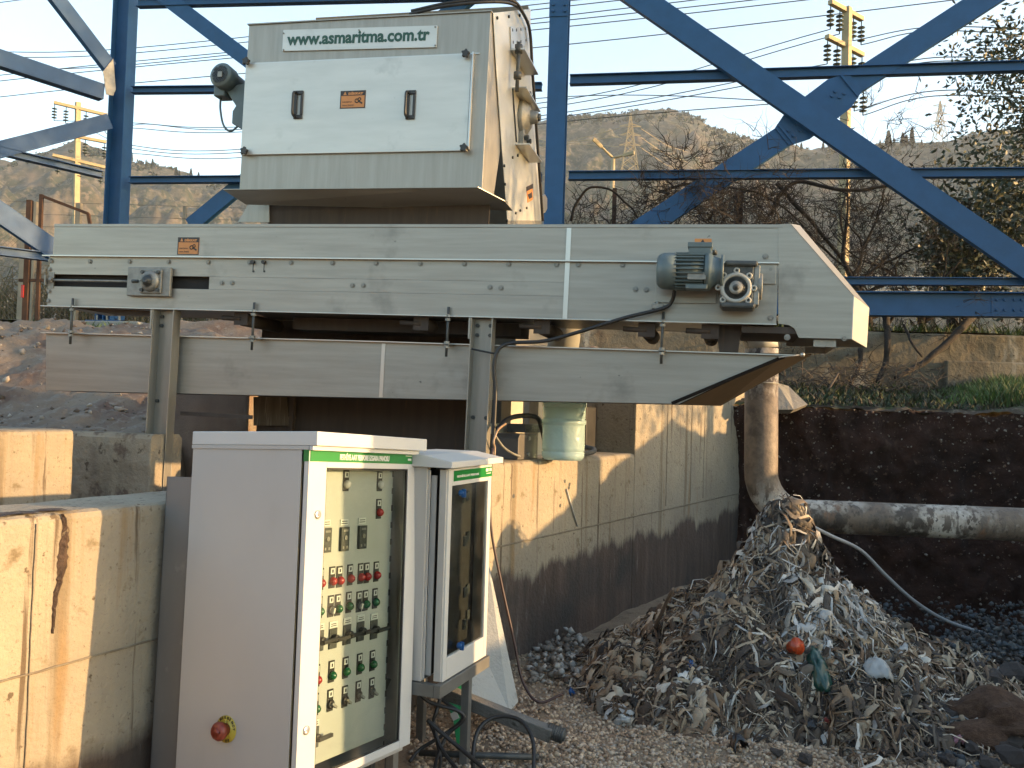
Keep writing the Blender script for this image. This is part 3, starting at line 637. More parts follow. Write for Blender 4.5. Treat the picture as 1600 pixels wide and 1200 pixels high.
bc=S(815,184); mb=MB(); mb.lathe((sxr+.002,bc.y,bc.z),(1,0,0),[(0,.145),(.03,.14),(.05,.11),(.07,.085),(.07,.055),(.10,.05),(.13,.045),(.13,.001)],24); mb.box((sxr+.002,bc.y-.07,bc.z-.22),(sxr+.04,bc.y+.09,bc.z+.22))
brg=build('shaft_bearing',mb,CASTLT,sf,bevel=.004); mb=MB()
for i in range(4): mb.tube([(sxr+.04,bc.y+(-.04 if i%2 else .05),bc.z+(.17 if i<2 else -.17)),(sxr+.075,bc.y+(-.04 if i%2 else .05),bc.z+(.17 if i<2 else -.17))],.02,6,sm=False)
mb.tube([(sxr+.12,bc.y,bc.z),(sxr+.15,bc.y,bc.z)],.03,8); each('nut',mb,CASTDK,brg)
mb=MB(); ga=S(800,138); gb_=S(806,222); mb.bar((sxr+.005,ga.y,ga.z),(sxr+.005,gb_.y,gb_.z),.012,.01,side=(1,0,0)); build('slide_rail',mb,CASTDK,sf)
# sticker on lower side
pts=[S(822,292),S(832,287),S(832,312),S(824,317)]
mb=MB(); mb.prism([(p.y,p.z) for p in pts],0,sxr+.001,sxr+.003); st=build('warning_sticker',mb,ORANGE,sf)
pts=[S(822,292),S(832,287),S(832,294),S(822,299)]; mb=MB(); mb.prism([(p.y,p.z) for p in pts],0,sxr+.0032,sxr+.005); pts=[S(824,304),S(830,300),S(831,308),S(826,311)]; mb.prism([(p.y,p.z) for p in pts],0,sxr+.0032,sxr+.005); build('sticker_border',mb,STBLK,st)
pts=[S(846,306),S(850,304),S(853,310),S(853,326),S(850,332),S(845,334)]; mb=MB(); mb.prism([(p.y,p.z) for p in pts],0,sxr-.0,sxr+.012); build('lifting_lug',mb,BRIGHT,sf)
# rear casing between side frames + chute inside
mb=MB()
def slab(ya,za_,yb,zb_,th,x0,x1): mb.prism([(ya,za_),(yb,zb_),(yb+th,zb_),(ya+th,za_)],0,x0,x1)
tb_=C.X(829,14,sxr); 
slab(tb_.y-.06,tb_.z,pB.y-.06,pB.z,.05,hx0-.01,sxr-.007); slab(pB.y-.06,pB.z-.001,pB.y-.06+sl*(zb-pB.z),zb,.05,hx0+.14,sxr-.007)
slab(D0+.255,tb_.z,D0+.31,tb_.z-.004,.28,hx0-.01,sxr-.007)
build('rear_casing',mb,STEELV,ms)
xq0=C.Y(420,330,.66).x; xq1=sxr-.02
mb=MB(); mb.box((xq0,.66,-1.5),(xq1,.67,hz0-.02)); mb.box((xq0,.67,-1.5),(xq0+.01,1.0,hz0-.02)); build('chute_front',mb,DARKST,ms)
mb=MB(); mb.prism([H(372,347,.64),H(421,347,.64),H(420,311,.64),H(392,312,.64)],1,.64,.65); build('wing_plate',mb,STEELV,ms)
mb=MB(); ra=C.Y(396,640,.64); rb=C.Y(452,660,.64); mb.prism([H(396,665,.6),H(452,665,.6),H(448,620,.6),H(396,620,.6)],1,.60,.61); build('side_board',mb,mat('wood_grain_board',(.13,.10,.065),(.09,.065,.04),5,(5,5,.4),rough=.8,spots=((8,.55,.65,(.2,.17,.12),(8,8,.5)),)),ms)
mb=MB(); xa=C.Y(452,640,.6).x; mb.box((xa,.60,-1.5),(xa+.03,.64,C.Y(452,620,.6).z)); 
for zz in (-.80,-.90): mb.tube([(xa+.015,.60,zz),(xa+.015,.588,zz)],.012,6,sm=False)
build('chute_post',mb,DARKST,ms)
# drive motor at the hood's left side
mm=C.Y(352,122,D0+.1); mx,my,mz=mm; 
ax_=Vector((-.10,-1,.12)).normalized()      # motor axis pointing to the viewer
c=Vector((mx,my,mz))
mb=MB(); mb.lathe(c-ax_*.2,ax_,[(0,.06),(.0,.075),(.16,.078),(.165,.09),(.25,.092),(.262,.085),(.262,.001)],24); mt=build('drive_motor',mb,MOTOR,ms)
mb=MB(); u_=ax_.orthogonal().normalized(); v_=ax_.cross(u_)
for i in range(-4,5):
    s=math.sqrt(max(0,.066**2-(i*.016)**2)); f=c+ax_*.0635
    mb.bar(f+u_*(i*.016)-v_*s,f+u_*(i*.016)+v_*s,.005,.005,side=ax_); mb.bar(f+v_*(i*.016)-u_*s,f+v_*(i*.016)+u_*s,.005,.005,side=ax_)
build('fan_grille',mb,BLACK,mt)
mb=MB(); mb.box((c.x-.018,c.y-.075,c.z-.018),(c.x+.018,c.y-.07,c.z+.022)); build('motor_label',mb,CASTLT,mt)
mb=MB(); mb.box((c.x-.09,c.y+.0,c.z-.13),(c.x+.0,c.y+.12,c.z-.02)); mb.prism([(c.x-.02,c.z-.06),(hx0,c.z-.02),(hx0,c.z-.42),(c.x+.06,c.z-.33),(c.x+.06,c.z-.24),(c.x+.085,c.z-.2)],1,c.y+.02,c.y+.16); mb.box((c.x-.085,c.y+.1,c.z-.05),(c.x-.07,c.y+.16,c.z+.04)); build('reducer',mb,MOTOR,mt,bevel=.008)
mb=MB(); mb.tube(spline([(c.x-.06,c.y+.05,c.z-.13),(c.x-.05,c.y+.04,c.z-.22),(c.x-.01,c.y+.03,c.z-.34),(c.x+.05,c.y+.03,c.z-.385),(c.x+.10,c.y+.05,c.z-.34)]),.008,8); build('motor_cable',mb,MOTOR,mt)
# ---- cables on conveyor and screen
def cable(name,label,pts,r=.011,m=RUBBER,fr=C,cat='cable',group=None,n=8):
    P_=spline(pts,8); mb=MB(); mb.tube(P_,r,n); o=build(name,mb,m,frame=fr); rebase(o,P_[0]); tag(o,label,cat,group); return o
W=lambda px,py,d: C.Y(px,py,d)
pts=[W(640,22,D0+.2),W(700,9,D0+.2),W(762,3,D0+.3),W(800,6,D0+.5)]
for k,(dx) in enumerate((0,.03)):
    S1=[C.X(818,22,sxr+.03+dx),C.X(828,50,sxr+.03+dx),C.X(832,110,sxr+.03+dx),C.X(838,200,sxr+.03+dx),C.X(845,300,sxr+.03+dx),C.X(848,345,sxr+.03+dx)]
    cable('power_cable',['black cable looping over the hood top and down its right rear edge, inner one','black cable looping over the hood top and down its right rear edge, outer one'][k],[p+Vector((0,.03*k,.035*k)) for p in pts]+S1,.012)
cable('motor_cable','black cable drooping from the conveyor motor to the right steel leg and down it',[W(1055,448,-.12),W(1050,470,-.06),W(1035,482,-.05),W(975,497,-.05),W(900,520,-.04),W(850,533,-.03),W(800,536,-.03),W(780,545,-.05),W(772,570,-.06),W(774,610,-.06),W(773,640,-.06),W(770,700,-.06),W(766,745,-.05)],.012)
cable('cable_tie','short black cable tied round the right steel leg',[W(737,545,-.045),W(755,549,-.05),W(776,553,-.05)],.006)
# ================================================================== BLUE STEEL FRAME
B=vert(185,13.0,1600,11.0,400)
fr=thing('steel_frame','blue painted structural steel building frame with crossed braces rising behind the machines','steel frame',B,(B.Y(875,480).x,.15,B.Y(875,506).z))
def bpt(px,py,d=0): q=B.Y(px,py,d); return Vector((q.x,d,q.z))
def hsec(name,a,b,w_,d_,fl=.014,open_front=False,parent=fr,fm=B):
    """I-section: a,b centre line ends on its front face; web facing the viewer if open_front"""
    m=MB(); a=Vector(a); b=Vector(b); D=(b-a).normalized(); q=D.cross(Vector((0,1,0)))
    off=Vector((0,d_/2,0))
    if open_front:
        m.bar(a+off+q*(w_/2),b+off+q*(w_/2),fl,d_); m.bar(a+off-q*(w_/2),b+off-q*(w_/2),fl,d_); m.bar(a+off,b+off,w_-fl-.001,.01)
    else:
        m.bar(a+Vector((0,fl/2,0)),b+Vector((0,fl/2,0)),w_,fl); m.bar(a+Vector((0,d_-fl/2,0)),b+Vector((0,d_-fl/2,0)),w_,fl); m.bar(a+off,b+off,.01,d_-2*fl-.001)
    return build(name,m,BLUE,parent)
wpx=lambda px,w_: (B.Y(px+w_/2,300).x-B.Y(px-w_/2,300).x)
cl_top=bpt(183,-120); cl_bot=bpt(170,498); cl_bot.x=cl_top.x
c1=bpt(180,200); cl_top.x=cl_bot.x=c1.x
wc=.17
# left corner column: flange side visible, web recess towards the viewer
def column(x,z0,z1,wf,dp,openf):
    m=MB(); t=.014
    if openf:
        m.box((x-wf/2,0,z0),(x-wf/2+t,dp,z1)); m.box((x+wf/2-t,0,z0),(x+wf/2,dp,z1)); m.box((x-wf/2+t,dp*.42,z0),(x+wf/2-t,dp*.42+.01,z1))
    else:
        m.box((x-wf/2,0,z0),(x+wf/2,t,z1)); m.box((x-wf/2,dp-t,z0),(x+wf/2,dp,z1)); m.box((x-.006,t,z0),(x+.006,dp-t,z1))
    return build('column',m,BLUE,fr)
ctop=6.9
ccol=column(c1.x,cl_bot.z,cl_top.z+2,.26,.24,True)
c2=bpt(868,200); wr=wpx(870,29); rcol=column(c2.x,bpt(868,506).z,cl_top.z+2,wr,.26,False)
m=MB(); z1=bpt(870,26).z; m.box((c2.x-wr/2-.004,-.014,z1),(c2.x+wr/2+.004,-.001,z1+.9)); pl=build('splice_plate',m,BLUE,rcol)
for px,py in ((865,8),(883,8),(865,18),(883,18)):
    q=bpt(px,py); bb=MB(); bb.tube([(q.x,-.014,q.z),(q.x,-.04,q.z)],.02,6,sm=False); build('bolt',bb,BLUE,pl)
# girts
def girt(pa,pb,hpx,d=.02,dp=.12): a=bpt(*pa,d); b=bpt(*pb,d); return hsec('girt',a,b,hpx/1400*12,dp,.01,True)
girt((204,139),(846,122+11),10); girt((890,123),(1700,98),14); girt((200,280),(846,275),10); girt((888,273),(1700,267),12); girt((1100,437),(1720,440),10)
girt((212,2),(850,-14),14); 
hb=hsec('base_beam',bpt(880,470,.0),bpt(1720,476,.0),35/1400*11.6,.2,.016,True)
for px in (1553,1572,):
    pass
m=MB(); a=bpt(1553,475); b=bpt(1640,475); m.box((a.x,.085,a.z-.12),(b.x,.094,a.z+.12)); bp=build('splice_plate',m,BLUE,hb)
for px in (1558,1570,1585,1597):
    for py in (468,484):
        q=bpt(px,py,.08); bb=MB(); bb.tube([(q.x,.085,q.z),(q.x,.06,q.z)],.02,6,sm=False); build('bolt',bb,BLUE,bp)
def brace(pa,pb,wpx_,d0,nm='brace'):
    a=bpt(*pa,d0); b=bpt(*pb,d0); w_=wpx_/1400*11.9
    m=MB(); m.bar(a+Vector((0,.006,0)),b+Vector((0,.006,0)),w_,.012); D=(b-a).normalized(); q=D.cross(Vector((0,1,0)))
    for s in (-1,1): m.bar(a+q*(s*(w_/2-.006))+Vector((0,.056,0)),b+q*(s*(w_/2-.006))+Vector((0,.056,0)),.012,.086)
    return build(nm,m,BLUE,fr)
br1=brace((960,-32),(1700,480),36,-.10); 
br2=brace((1600,-42),(1325,136),34,.06); br3=brace((1232,207),(960,385),34,.06)
a=bpt(1282,170,.05); A1=bpt(1222,214,.05); A2=bpt(1336,128,.05)
m=MB(); D=(A2-A1).normalized(); q=D.cross(Vector((0,1,0))); m.prism([((p).x,(p).z) for p in (A1+q*.15,A1+D*.25+q*.24,A2-D*.25+q*.24,A2+q*.15,A2-q*.15,A2-D*.25-q*.24,A1+D*.25-q*.24,A1-q*.15)],1,.035,.058)
gp=build('gusset_plate',m,BLUE,fr)
for px,py in ((1305,143),(1312,152),(1319,146),(1300,150),(1232,204),(1243,193),(1250,204),(1240,212)):
    qq=bpt(px,py,.03); bb=MB(); bb.tube([(qq.x,.035,qq.z),(qq.x,.01,qq.z)],.022,6,sm=False); build('bolt',bb,BLUE,gp)
for px,py in ((1327,135),(1228,210)):
    qq=bpt(px,py,.05); m=MB(); m.bar(qq-q*.17+Vector((0,-.02,0)),qq+q*.17+Vector((0,-.02,0)),.03,.04); build('stiffener',m,BLUE,gp)
brace((235,-22),(845,440),26,.04); brace((296,352),(760,-30),26,.16)
# side frame running to the left front
D1=vert(0,11.8,178,12.95,300)
def dpt(px,py,d=0): q=D1.Y(px,py,d); return Vector(q)
sf2=thing('side_frame','blue steel side bracing running from the corner column out of view to the left','steel frame',D1,dpt(170,390))
def beamD(name,pa,pb,wpx_,d0=0,dp=.14,h=False,zz=12.3):
    a=dpt(*pa,d0); b=dpt(*pb,d0); w_=wpx_/1400*zz
    m=MB(); D=(b-a).normalized(); q=D.cross(Vector((0,1,0)))
    m.bar(a+q*(w_/2)+Vector((0,dp/2,0)),b+q*(w_/2)+Vector((0,dp/2,0)),.012,dp); m.bar(a-q*(w_/2)+Vector((0,dp/2,0)),b-q*(w_/2)+Vector((0,dp/2,0)),.012,dp)
    if h: m.bar(a+Vector((0,.006,0)),b+Vector((0,.006,0)),w_-.014,.012)
    else: m.bar(a+Vector((0,dp/2,0)),b+Vector((0,dp/2,0)),w_-.014,.012)
    return build(name,m,BLUE,sf2)
beamD('girt',(-110,53),(163,143),24,0,.16,True); beamD('girt',(-110,208),(162,272),10); beamD('brace',(-110,262),(172,189),23,0,.1,True); beamD('brace',(40,-70),(174,105),22,.0,.1,True)
beamD('brace',(-110,255),(90,393),30,0,.1,True); beamD('girt',(-110,378),(90,402),12)
m=MB(); m.prism([(dpt(x,y).x,dpt(x,y).z) for x,y in ((160,112),(176,92),(180,140),(176,150),(165,148))],1,-.02,-.01)
build('gusset_plate',m,CASTLT,sf2)
# column base: plate, bolts, concrete pedestal
pd=bpt(175,515); 
m=MB(); q0=bpt(118,520,-.25); q1=bpt(216,502,-.25); m.box((q0.x,-.25,q0.z-.5),(q1.x,.45,q1.z)); 
o=build('column_footing',m,mat('footing_concrete',(.36,.36,.33),(.28,.28,.26),3,rough=.9,bump=.4),frame=B,bevel=.02); rebase(o,((q0.x+q1.x)/2,.1,q0.z-.5)); tag(o,'pale concrete footing block under the left blue column','footing')
zt_=q1.z
m=MB(); m.box((c1.x-.26,-.12,zt_),(c1.x+.26,.36,zt_+.025)); bpz=build('base_plate',m,BLUE,ccol)
for px in (150,166,185): 
    q=bpt(px,497,-.1); bb=MB(); bb.tube([(q.x,-.08,zt_+.025),(q.x,-.08,zt_+.1)],.018,6,sm=False); build('anchor_bolt',bb,CASTLT,bpz)
for dx in (-.12,0,.12):
    m=MB(); m.box((c1.x+dx-.006,-.1,zt_+.025),(c1.x+dx+.006,-.001,zt_+.28)); build('stiffener',m,BLUE,ccol)
m=MB(); m.box((c2.x-.25,-.15,2.3-B.m.translation.z),(c2.x+.25,.4,bpt(868,506).z)); o=build('column_footing',m,CONC2,frame=B,bevel=.02); rebase(o,(c2.x,.1,2.3-B.m.translation.z)); tag(o,'concrete footing block under the blue column behind the conveyor','footing')
# ================================================================== CONCRETE WALLS
def cmat(name,z0,z1,amp,dk=((.085,.055,.04),(.16,.115,.085)),drips=True,base=((.46,.40,.29),(.36,.31,.23))):
    sp=list(conc_sp)
    if drips: sp+= [(3.0,.58,.68,(.25,.20,.13),(2.2,2.2,.10)),(4.0,.62,.74,(.32,.22,.115),(1.6,1.6,.12)),(5.0,.62,.68,(.15,.11,.07),(3,3,.09))]
    return mat(name,base[0],base[1],2.0,rough=.9,bump=.7,bscale=32,spots=sp,extra=zband(z0,z1,dk,amp))
# near left wall
W1=vert(0,2.9,265,3.55,800,z=0)
zt1=W1.Y(100,800).z
L1=W1.Y(0,800).x
m=MB()
nx,nz=90,60
def wallmesh(fr,x0,x1,z0,z1f,th,fn=None,nx=90,nz=50,r=.02):
    """thick wall: rippled front face, chamfered top, back"""
    mb=MB(); prof=[]
    def zt_(x): return z1f(x) if callable(z1f) else z1f
    for j in range(nz+1):
        for i in range(nx+1):
            x=x0+(x1-x0)*i/nx; z=z0+(zt_(x)-r-z0)*j/nz
            mb.v.append((x,-0.0+(fn(x,z) if fn else 0),z))
    W_=nx+1
    ex=[(r*.3,-r*.3),(r,0)]; 
    for (dy,dz) in [(r*.3,-r*.3),(r,0.0),(th-r,0.0),(th,-r)]+[(th,None)]:
        for i in range(nx+1):
            x=x0+(x1-x0)*i/nx
            mb.v.append((x,dy,(zt_(x)+dz+ (0.006*noise.noise(Vector((x*4,dy*9,1))) if dz is not None else 0)) if dz is not None else z0))
    rows=nz+1+5
    for j in range(rows-1):
        for i in range(nx):
            mb.f.append((j*W_+i,j*W_+i+1,(j+1)*W_+i+1,(j+1)*W_+i)); mb.mi.append(0); mb.sm.append(j<nz-1)
    # ends
    for i in (0,nx):
        f=[j*W_+i for j in range(rows)]; mb.f.append(tuple(f if i==0 else f[::-1])); mb.mi.append(0); mb.sm.append(False)
    return mb
jz1=W1.Y(80,1043).z
def ripple(x,z): return .006*noise.noise(Vector((x*2.2,z*2.2,3)))+.0025*noise.noise(Vector((x*14,z*14,3)))
mb=wallmesh(W1,-1.6,2.0,-.03,zt1,.36,ripple,160,60,.028)
NW=build('concrete_wall',mb,cmat('near_wall_concrete',.25,.34,.10,dk=((.05,.035,.025),(.09,.06,.04))),frame=W1); tag(NW,'nearest cast concrete wall at lower left with a dark streak down its sunlit face','concrete wall')
# form joints
mb=MB(); mb.tube([(x,-.004+ripple(x,jz1),jz1+.004*noise.noise(Vector((x*9,0,0)))) for x in np.linspace(-1.6,1.9,70)],.004,5); 
build('form_joint',mb,JOINT,NW)
mb=MB(); xj=W1.Y(52,900).x; mb.tube([(xj+.004*noise.noise(Vector((0,0,z*9))),-.004+ripple(xj,z),z) for z in np.linspace(0,zt1-.03,50)],.0025,5); build('form_joint',mb,JOINT,NW)
# dark bitumen streak running down the face
TAR=mat('black_bitumen_streak',(.035,.018,.010),(.09,.05,.03),22,rough=.7,bump=.8,bscale=50,spots=((30,.6,.66,(.30,.24,.14),(1,1,1)),))
mb=MB(); pts=[(97,803,3),(101,812,5),(103,830,6),(101,850,8),(99,870,9),(97,890,8),(93,910,6),(88,930,5),(85,950,4),(83,975,3),(81,995,1)]
lft=[];rgt=[]
random.seed(4)
fine=[]
for k in range(len(pts)-1):
    for s in range(4):
        t=s/4; fine.append([pts[k][i]+(pts[k+1][i]-pts[k][i])*t for i in range(3)])
for x,y,w_ in fine:
    a=W1.Y(x-w_*random.uniform(.6,1.1),y); b=W1.Y(x+w_*random.uniform(.6,1.1),y); lft.append(a); rgt.append(b)
vs=[]; fs=[]
for a,b in zip(lft,rgt):
    ya=ripple(a.x,a.z); vs+=[(a.x,ya-.001,a.z),((a.x+b.x)/2,ya-.010,a.z),(b.x,ya-.001,b.z)]
for i in range(len(lft)-1):
    for j in range(2): fs.append((i*3+j,i*3+j+1,(i+1)*3+j+1,(i+1)*3+j))
mb.add(vs,fs); build('tar_streak',mb,TAR,NW)
mb=MB()   # tar spill on the top edge
P1=W1.Y(0,812); P2=W1.Y(105,800)
for i in range(26):
    t=random.random(); x=P1.x+(P2.x-P1.x)*t; mb.add([(x+random.uniform(.0,.05)*math.cos(a_),.02+random.uniform(.02,.06)+.04*math.sin(a_),zt1+.004+.001*i/26) for a_ in np.linspace(0,5.4,7)],[tuple(range(7))])
build('tar_spill',mb,TAR,NW)
# far left wall with a lit patch
W2=vert(0,6.25,300,5.75,700,z=0)
zt2=W2.Y(100,673).z
mb=wallmesh(W2,-1.5,W2.Y(236,700).x,-.05,zt2,.30,lambda x,z:.02*noise.noise(Vector((x*3,z*3,8)))+.012*noise.noise(Vector((x*11,z*11,8))),150,50,.03)
FW=build('concrete_wall',mb,mat('rough_left_concrete',(.42,.36,.26),(.30,.25,.18),2.5,rough=.9,bump=1,bscale=14,spots=((4,.56,.62,(.17,.125,.09),(1.3,1,1)),(11,.60,.66,(.12,.09,.06),(1,1,1)))),frame=W2); tag(FW,'rough pitted concrete wall behind the near one at the left edge','concrete wall')
W4=vert(-60,4.9,114,5.62,700,z=0)
mb=wallmesh(W4,-.6,W4.Y(114,700).x,-.05,W4.Y(60,672).z,.22,lambda x,z:.012*noise.noise(Vector((x*3,z*3,18)))+.006*noise.noise(Vector((x*11,z*11,8))),60,40,.03)
FW2=build('concrete_wall',mb,cmat('block_concrete',-.2,-.1,.02),frame=W4); tag(FW2,'short concrete wall block catching the sun at the left edge above the near wall','concrete wall')
mb=MB(); mb.box((3.05,2.84,-.1),(3.55,3.42,2.35)); o=build('added_shade_pier',mb,CONC,bevel=.02); rebase(o,(3.3,3.1,-.1)); tag(o,'unseen concrete pier added right of the view to shade the cabinet doors','concrete pier')  # out of view, added so its shadow crosses the cabinet doors
# long tank wall on the right of the channel, receding under the conveyor
WR=vert(770,5.35,990,7.25,800,z=0)
hit=lambda px,py,d=0: WR.Y(px,py,d)
xc=hit(992,700).x; xe=hit(1172,700).x+.1; xs=hit(640,800).x-.35
zl=hit(880,716).z
def rip2(x,z): return .006*noise.noise(Vector((x*1.5,z*1.5,13)))+.002*noise.noise(Vector((x*12,z*12,13)))
WM=cmat('tank_wall_concrete',.53,.59,.26,dk=((.058,.040,.030),(.12,.085,.064)))
mb=wallmesh(WR,xs,xc,-.06,zl,.55,rip2,150,60,.03)
RW=build('concrete_wall',mb,WM,frame=WR); tag(RW,'concrete tank wall with a dark stained base, below the blue water bottle','concrete wall')
mb=wallmesh(WR,xc+.001,xe,-.06,zl+.75,.55,rip2,110,60,.02)
RW2=build('high_section',mb,WM,RW)
zj=hit(900,827).z
mb=MB(); mb.tube([(x,-.002+rip2(x,zj),zj+.004*noise.noise(Vector((x*9,0,0)))) for x in np.linspace(xs,xe-.02,120)],.006,5); build('form_joint',mb,JOINT,RW)
mb=MB()
for px in (1042,1080,1100):
    x=hit(px,700).x; mb.tube([(x,-.001+rip2(x,z),z) for z in np.linspace(zj+.03,zl+.74,30)],.004,4)
build('form_joint',mb,JOINT,RW2)
# holes and chips
mb=MB()
for px,py in ((802,775),(890,757),(883,752),(876,790),(889,762)):
    q=hit(px,py); mb.lathe((q.x,rip2(q.x,q.z)-.002,q.z),(0,1,0),[(0,.014),(.003,.012),(.003,.001)],8)
each('tie_hole',mb,CASTDK,RW)
mb=MB()
q=hit(884,764); q2=hit(901,822); mb.tube([(q.x,-.006,q.z),(q2.x,-.006,q2.z)],.006,5); build('paint_drip',mb,CAB,RW)
# retaining wall behind
RT=vert(880,11.35,1600,11.35,560,z=0)
mb=wallmesh(RT,-.6,9.5,1.6,lambda x:2.72+.02*noise.noise(Vector((x,0,0))),.3,lambda x,z:.02*noise.noise(Vector((x*2,z*2,21)))+.01*noise.noise(Vector((x*9,z*9,21))),200,40,.03)
RM=mat('damp_old_concrete',(.20,.175,.13),(.12,.105,.075),1.6,rough=.95,bump=1,bscale=14,spots=((2.2,.56,.64,(.30,.30,.27),(1,1,.4)),(1.4,.56,.66,(.085,.06,.04),(1,1,.6)),(14,.62,.68,(.06,.05,.035),(1,1,1))))
o=build('retaining_wall',mb,RM,frame=RT); tag(o,'stained old concrete retaining wall with trees above it, behind the pit','retaining wall')
q0=RT.Y(1478,563,-.1); q1=RT.Y(1700,604,-.1); mb=MB(); mb.box((q0.x,-.12,1.8),(q1.x,-.022,q0.z)); ft=build('footing_ledge',mb,RM,o,bevel=.02)
# pit back wall below retaining: closes the pit behind the screen
def backbank(u,v):
    x=-4.5+6.6*u; return (x,10.6+.15*fbm(x*2,v*2)+.05*fbm(x*8,v*8)+.3*v,-.1+2.2*v)
gridmesh('back_bank',120,40,backbank,SOILG)
def backshelf(u,v):
    x=-4.5+6.6*u; y=10.8+.9*v; return (x,y,2.07+.55*v+.05*fbm(x*4,y*4))
gridmesh('back_shelf',80,12,backshelf,SOILG)
# brown concrete inner wall seen between the left leg and the screen
W3=vert(268,7.6,400,7.2,640,z=0)
mb=wallmesh(W3,-.1,.85,0,W3.Y(330,617).z+.25,.3,None,20,20,.01); o=build('concrete_wall',mb,mat('brown_stained_concrete',(.34,.25,.19),(.24,.17,.125),3,rough=.9,bump=.5,spots=((4,.58,.66,(.33,.29,.24),(1,1,.3)),)),frame=W3); tag(o,'short brown stained wall piece between the left steel leg and the screen','concrete wall')
# ================================================================== PIPE
def pp(px,py,Z): return at(px,py,Z)
def pipe_dirt_shade(t,L,tc,mix,ramp,noi,col):  # brown dirt on the riser, which also paints in shade not cast there
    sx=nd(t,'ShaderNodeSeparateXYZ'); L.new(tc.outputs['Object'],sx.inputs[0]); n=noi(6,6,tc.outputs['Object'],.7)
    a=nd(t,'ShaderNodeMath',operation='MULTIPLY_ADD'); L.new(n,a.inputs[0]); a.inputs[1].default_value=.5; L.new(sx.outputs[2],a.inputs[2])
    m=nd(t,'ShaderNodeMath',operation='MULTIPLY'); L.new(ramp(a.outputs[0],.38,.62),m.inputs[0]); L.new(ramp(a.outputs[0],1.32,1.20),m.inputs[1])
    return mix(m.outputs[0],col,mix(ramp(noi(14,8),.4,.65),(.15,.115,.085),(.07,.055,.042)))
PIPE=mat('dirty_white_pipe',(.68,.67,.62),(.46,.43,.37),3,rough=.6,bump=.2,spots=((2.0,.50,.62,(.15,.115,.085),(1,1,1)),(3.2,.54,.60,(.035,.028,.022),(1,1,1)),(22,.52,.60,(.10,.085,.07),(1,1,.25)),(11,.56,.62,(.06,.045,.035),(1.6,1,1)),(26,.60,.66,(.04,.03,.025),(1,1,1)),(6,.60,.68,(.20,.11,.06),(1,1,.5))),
   extra=pipe_dirt_shade)
ZP=6.25; rv=26/1400*ZP*.98
v0=pp(1190,545,ZP); v1=pp(1189,735,ZP+.0)
h0=pp(1255,806,ZP+.0); h1=pp(2100,806+34,ZP-.3)
mb=MB(); pts=[v0,v1]
mb=MB(); top=Vector(v0); 
pts=[top,Vector((v1.x,v1.y,v1.z+.0))]
c0=Vector(v1); e=Vector((h0.x,h0.y,h0.z))
arc=[]
for k in range(1,9):
    a_=math.pi/2*k/9; arc.append(Vector((c0.x+(e.x-c0.x)*(1-math.cos(a_)),c0.y,c0.z+(e.z-c0.z)*math.sin(a_))))
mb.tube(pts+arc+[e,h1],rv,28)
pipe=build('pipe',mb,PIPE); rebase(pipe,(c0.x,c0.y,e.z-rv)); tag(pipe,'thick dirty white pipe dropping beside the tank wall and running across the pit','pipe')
# upper bend running back to the left under the conveyor
mb=MB(); T0=Vector(top); pts=[]
for k in range(0,9):
    a_=math.pi/2*k/8; pts.append(Vector((T0.x-.30*(1-math.cos(a_)),T0.y,T0.z+.22*math.sin(a_))))
pts.append(pts[-1]+Vector((-.9,.05,0))); pts.append(pts[-1]+Vector((-.16,.02,-.1))); pts.append(pts[-1]+Vector((-.05,0,-.3)))
mb.tube(pts,rv,24); build('pipe_bend',mb,mat('pale_pipe_plastic',(.55,.56,.52),(.46,.47,.44),3,rough=.5,spots=((9,.64,.68,(.1,.08,.06),(1,1,1)),)),pipe)
mb=MB(); q=pp(1190,600,ZP); mb.tube([q+Vector((0,0,.0)),q+Vector((0,0,.01))],rv*1.02,24); build('pipe_joint',mb,CASTLT,pipe)
# pale cover sheet beside the pipe
mb=MB(); a=[at(1213,598,9.3),at(1232,603,9.5),at(1262,632,9.3),at(1240,640,9.15),at(1213,640,9.15)]
V=[Vector(p) for p in a]; mb.add(V+[v+Vector((0,.12,-.04)) for v in V],[(4,3,2,1,0),(5,6,7,8,9)]+[(i,(i+1)%5,5+(i+1)%5,5+i) for i in range(5)])
o=build('broken_slab',mb,CONC2); rebase(o,V[4]); tag(o,'broken pale concrete slab lying on the bank right of the pipe','rubble slab')
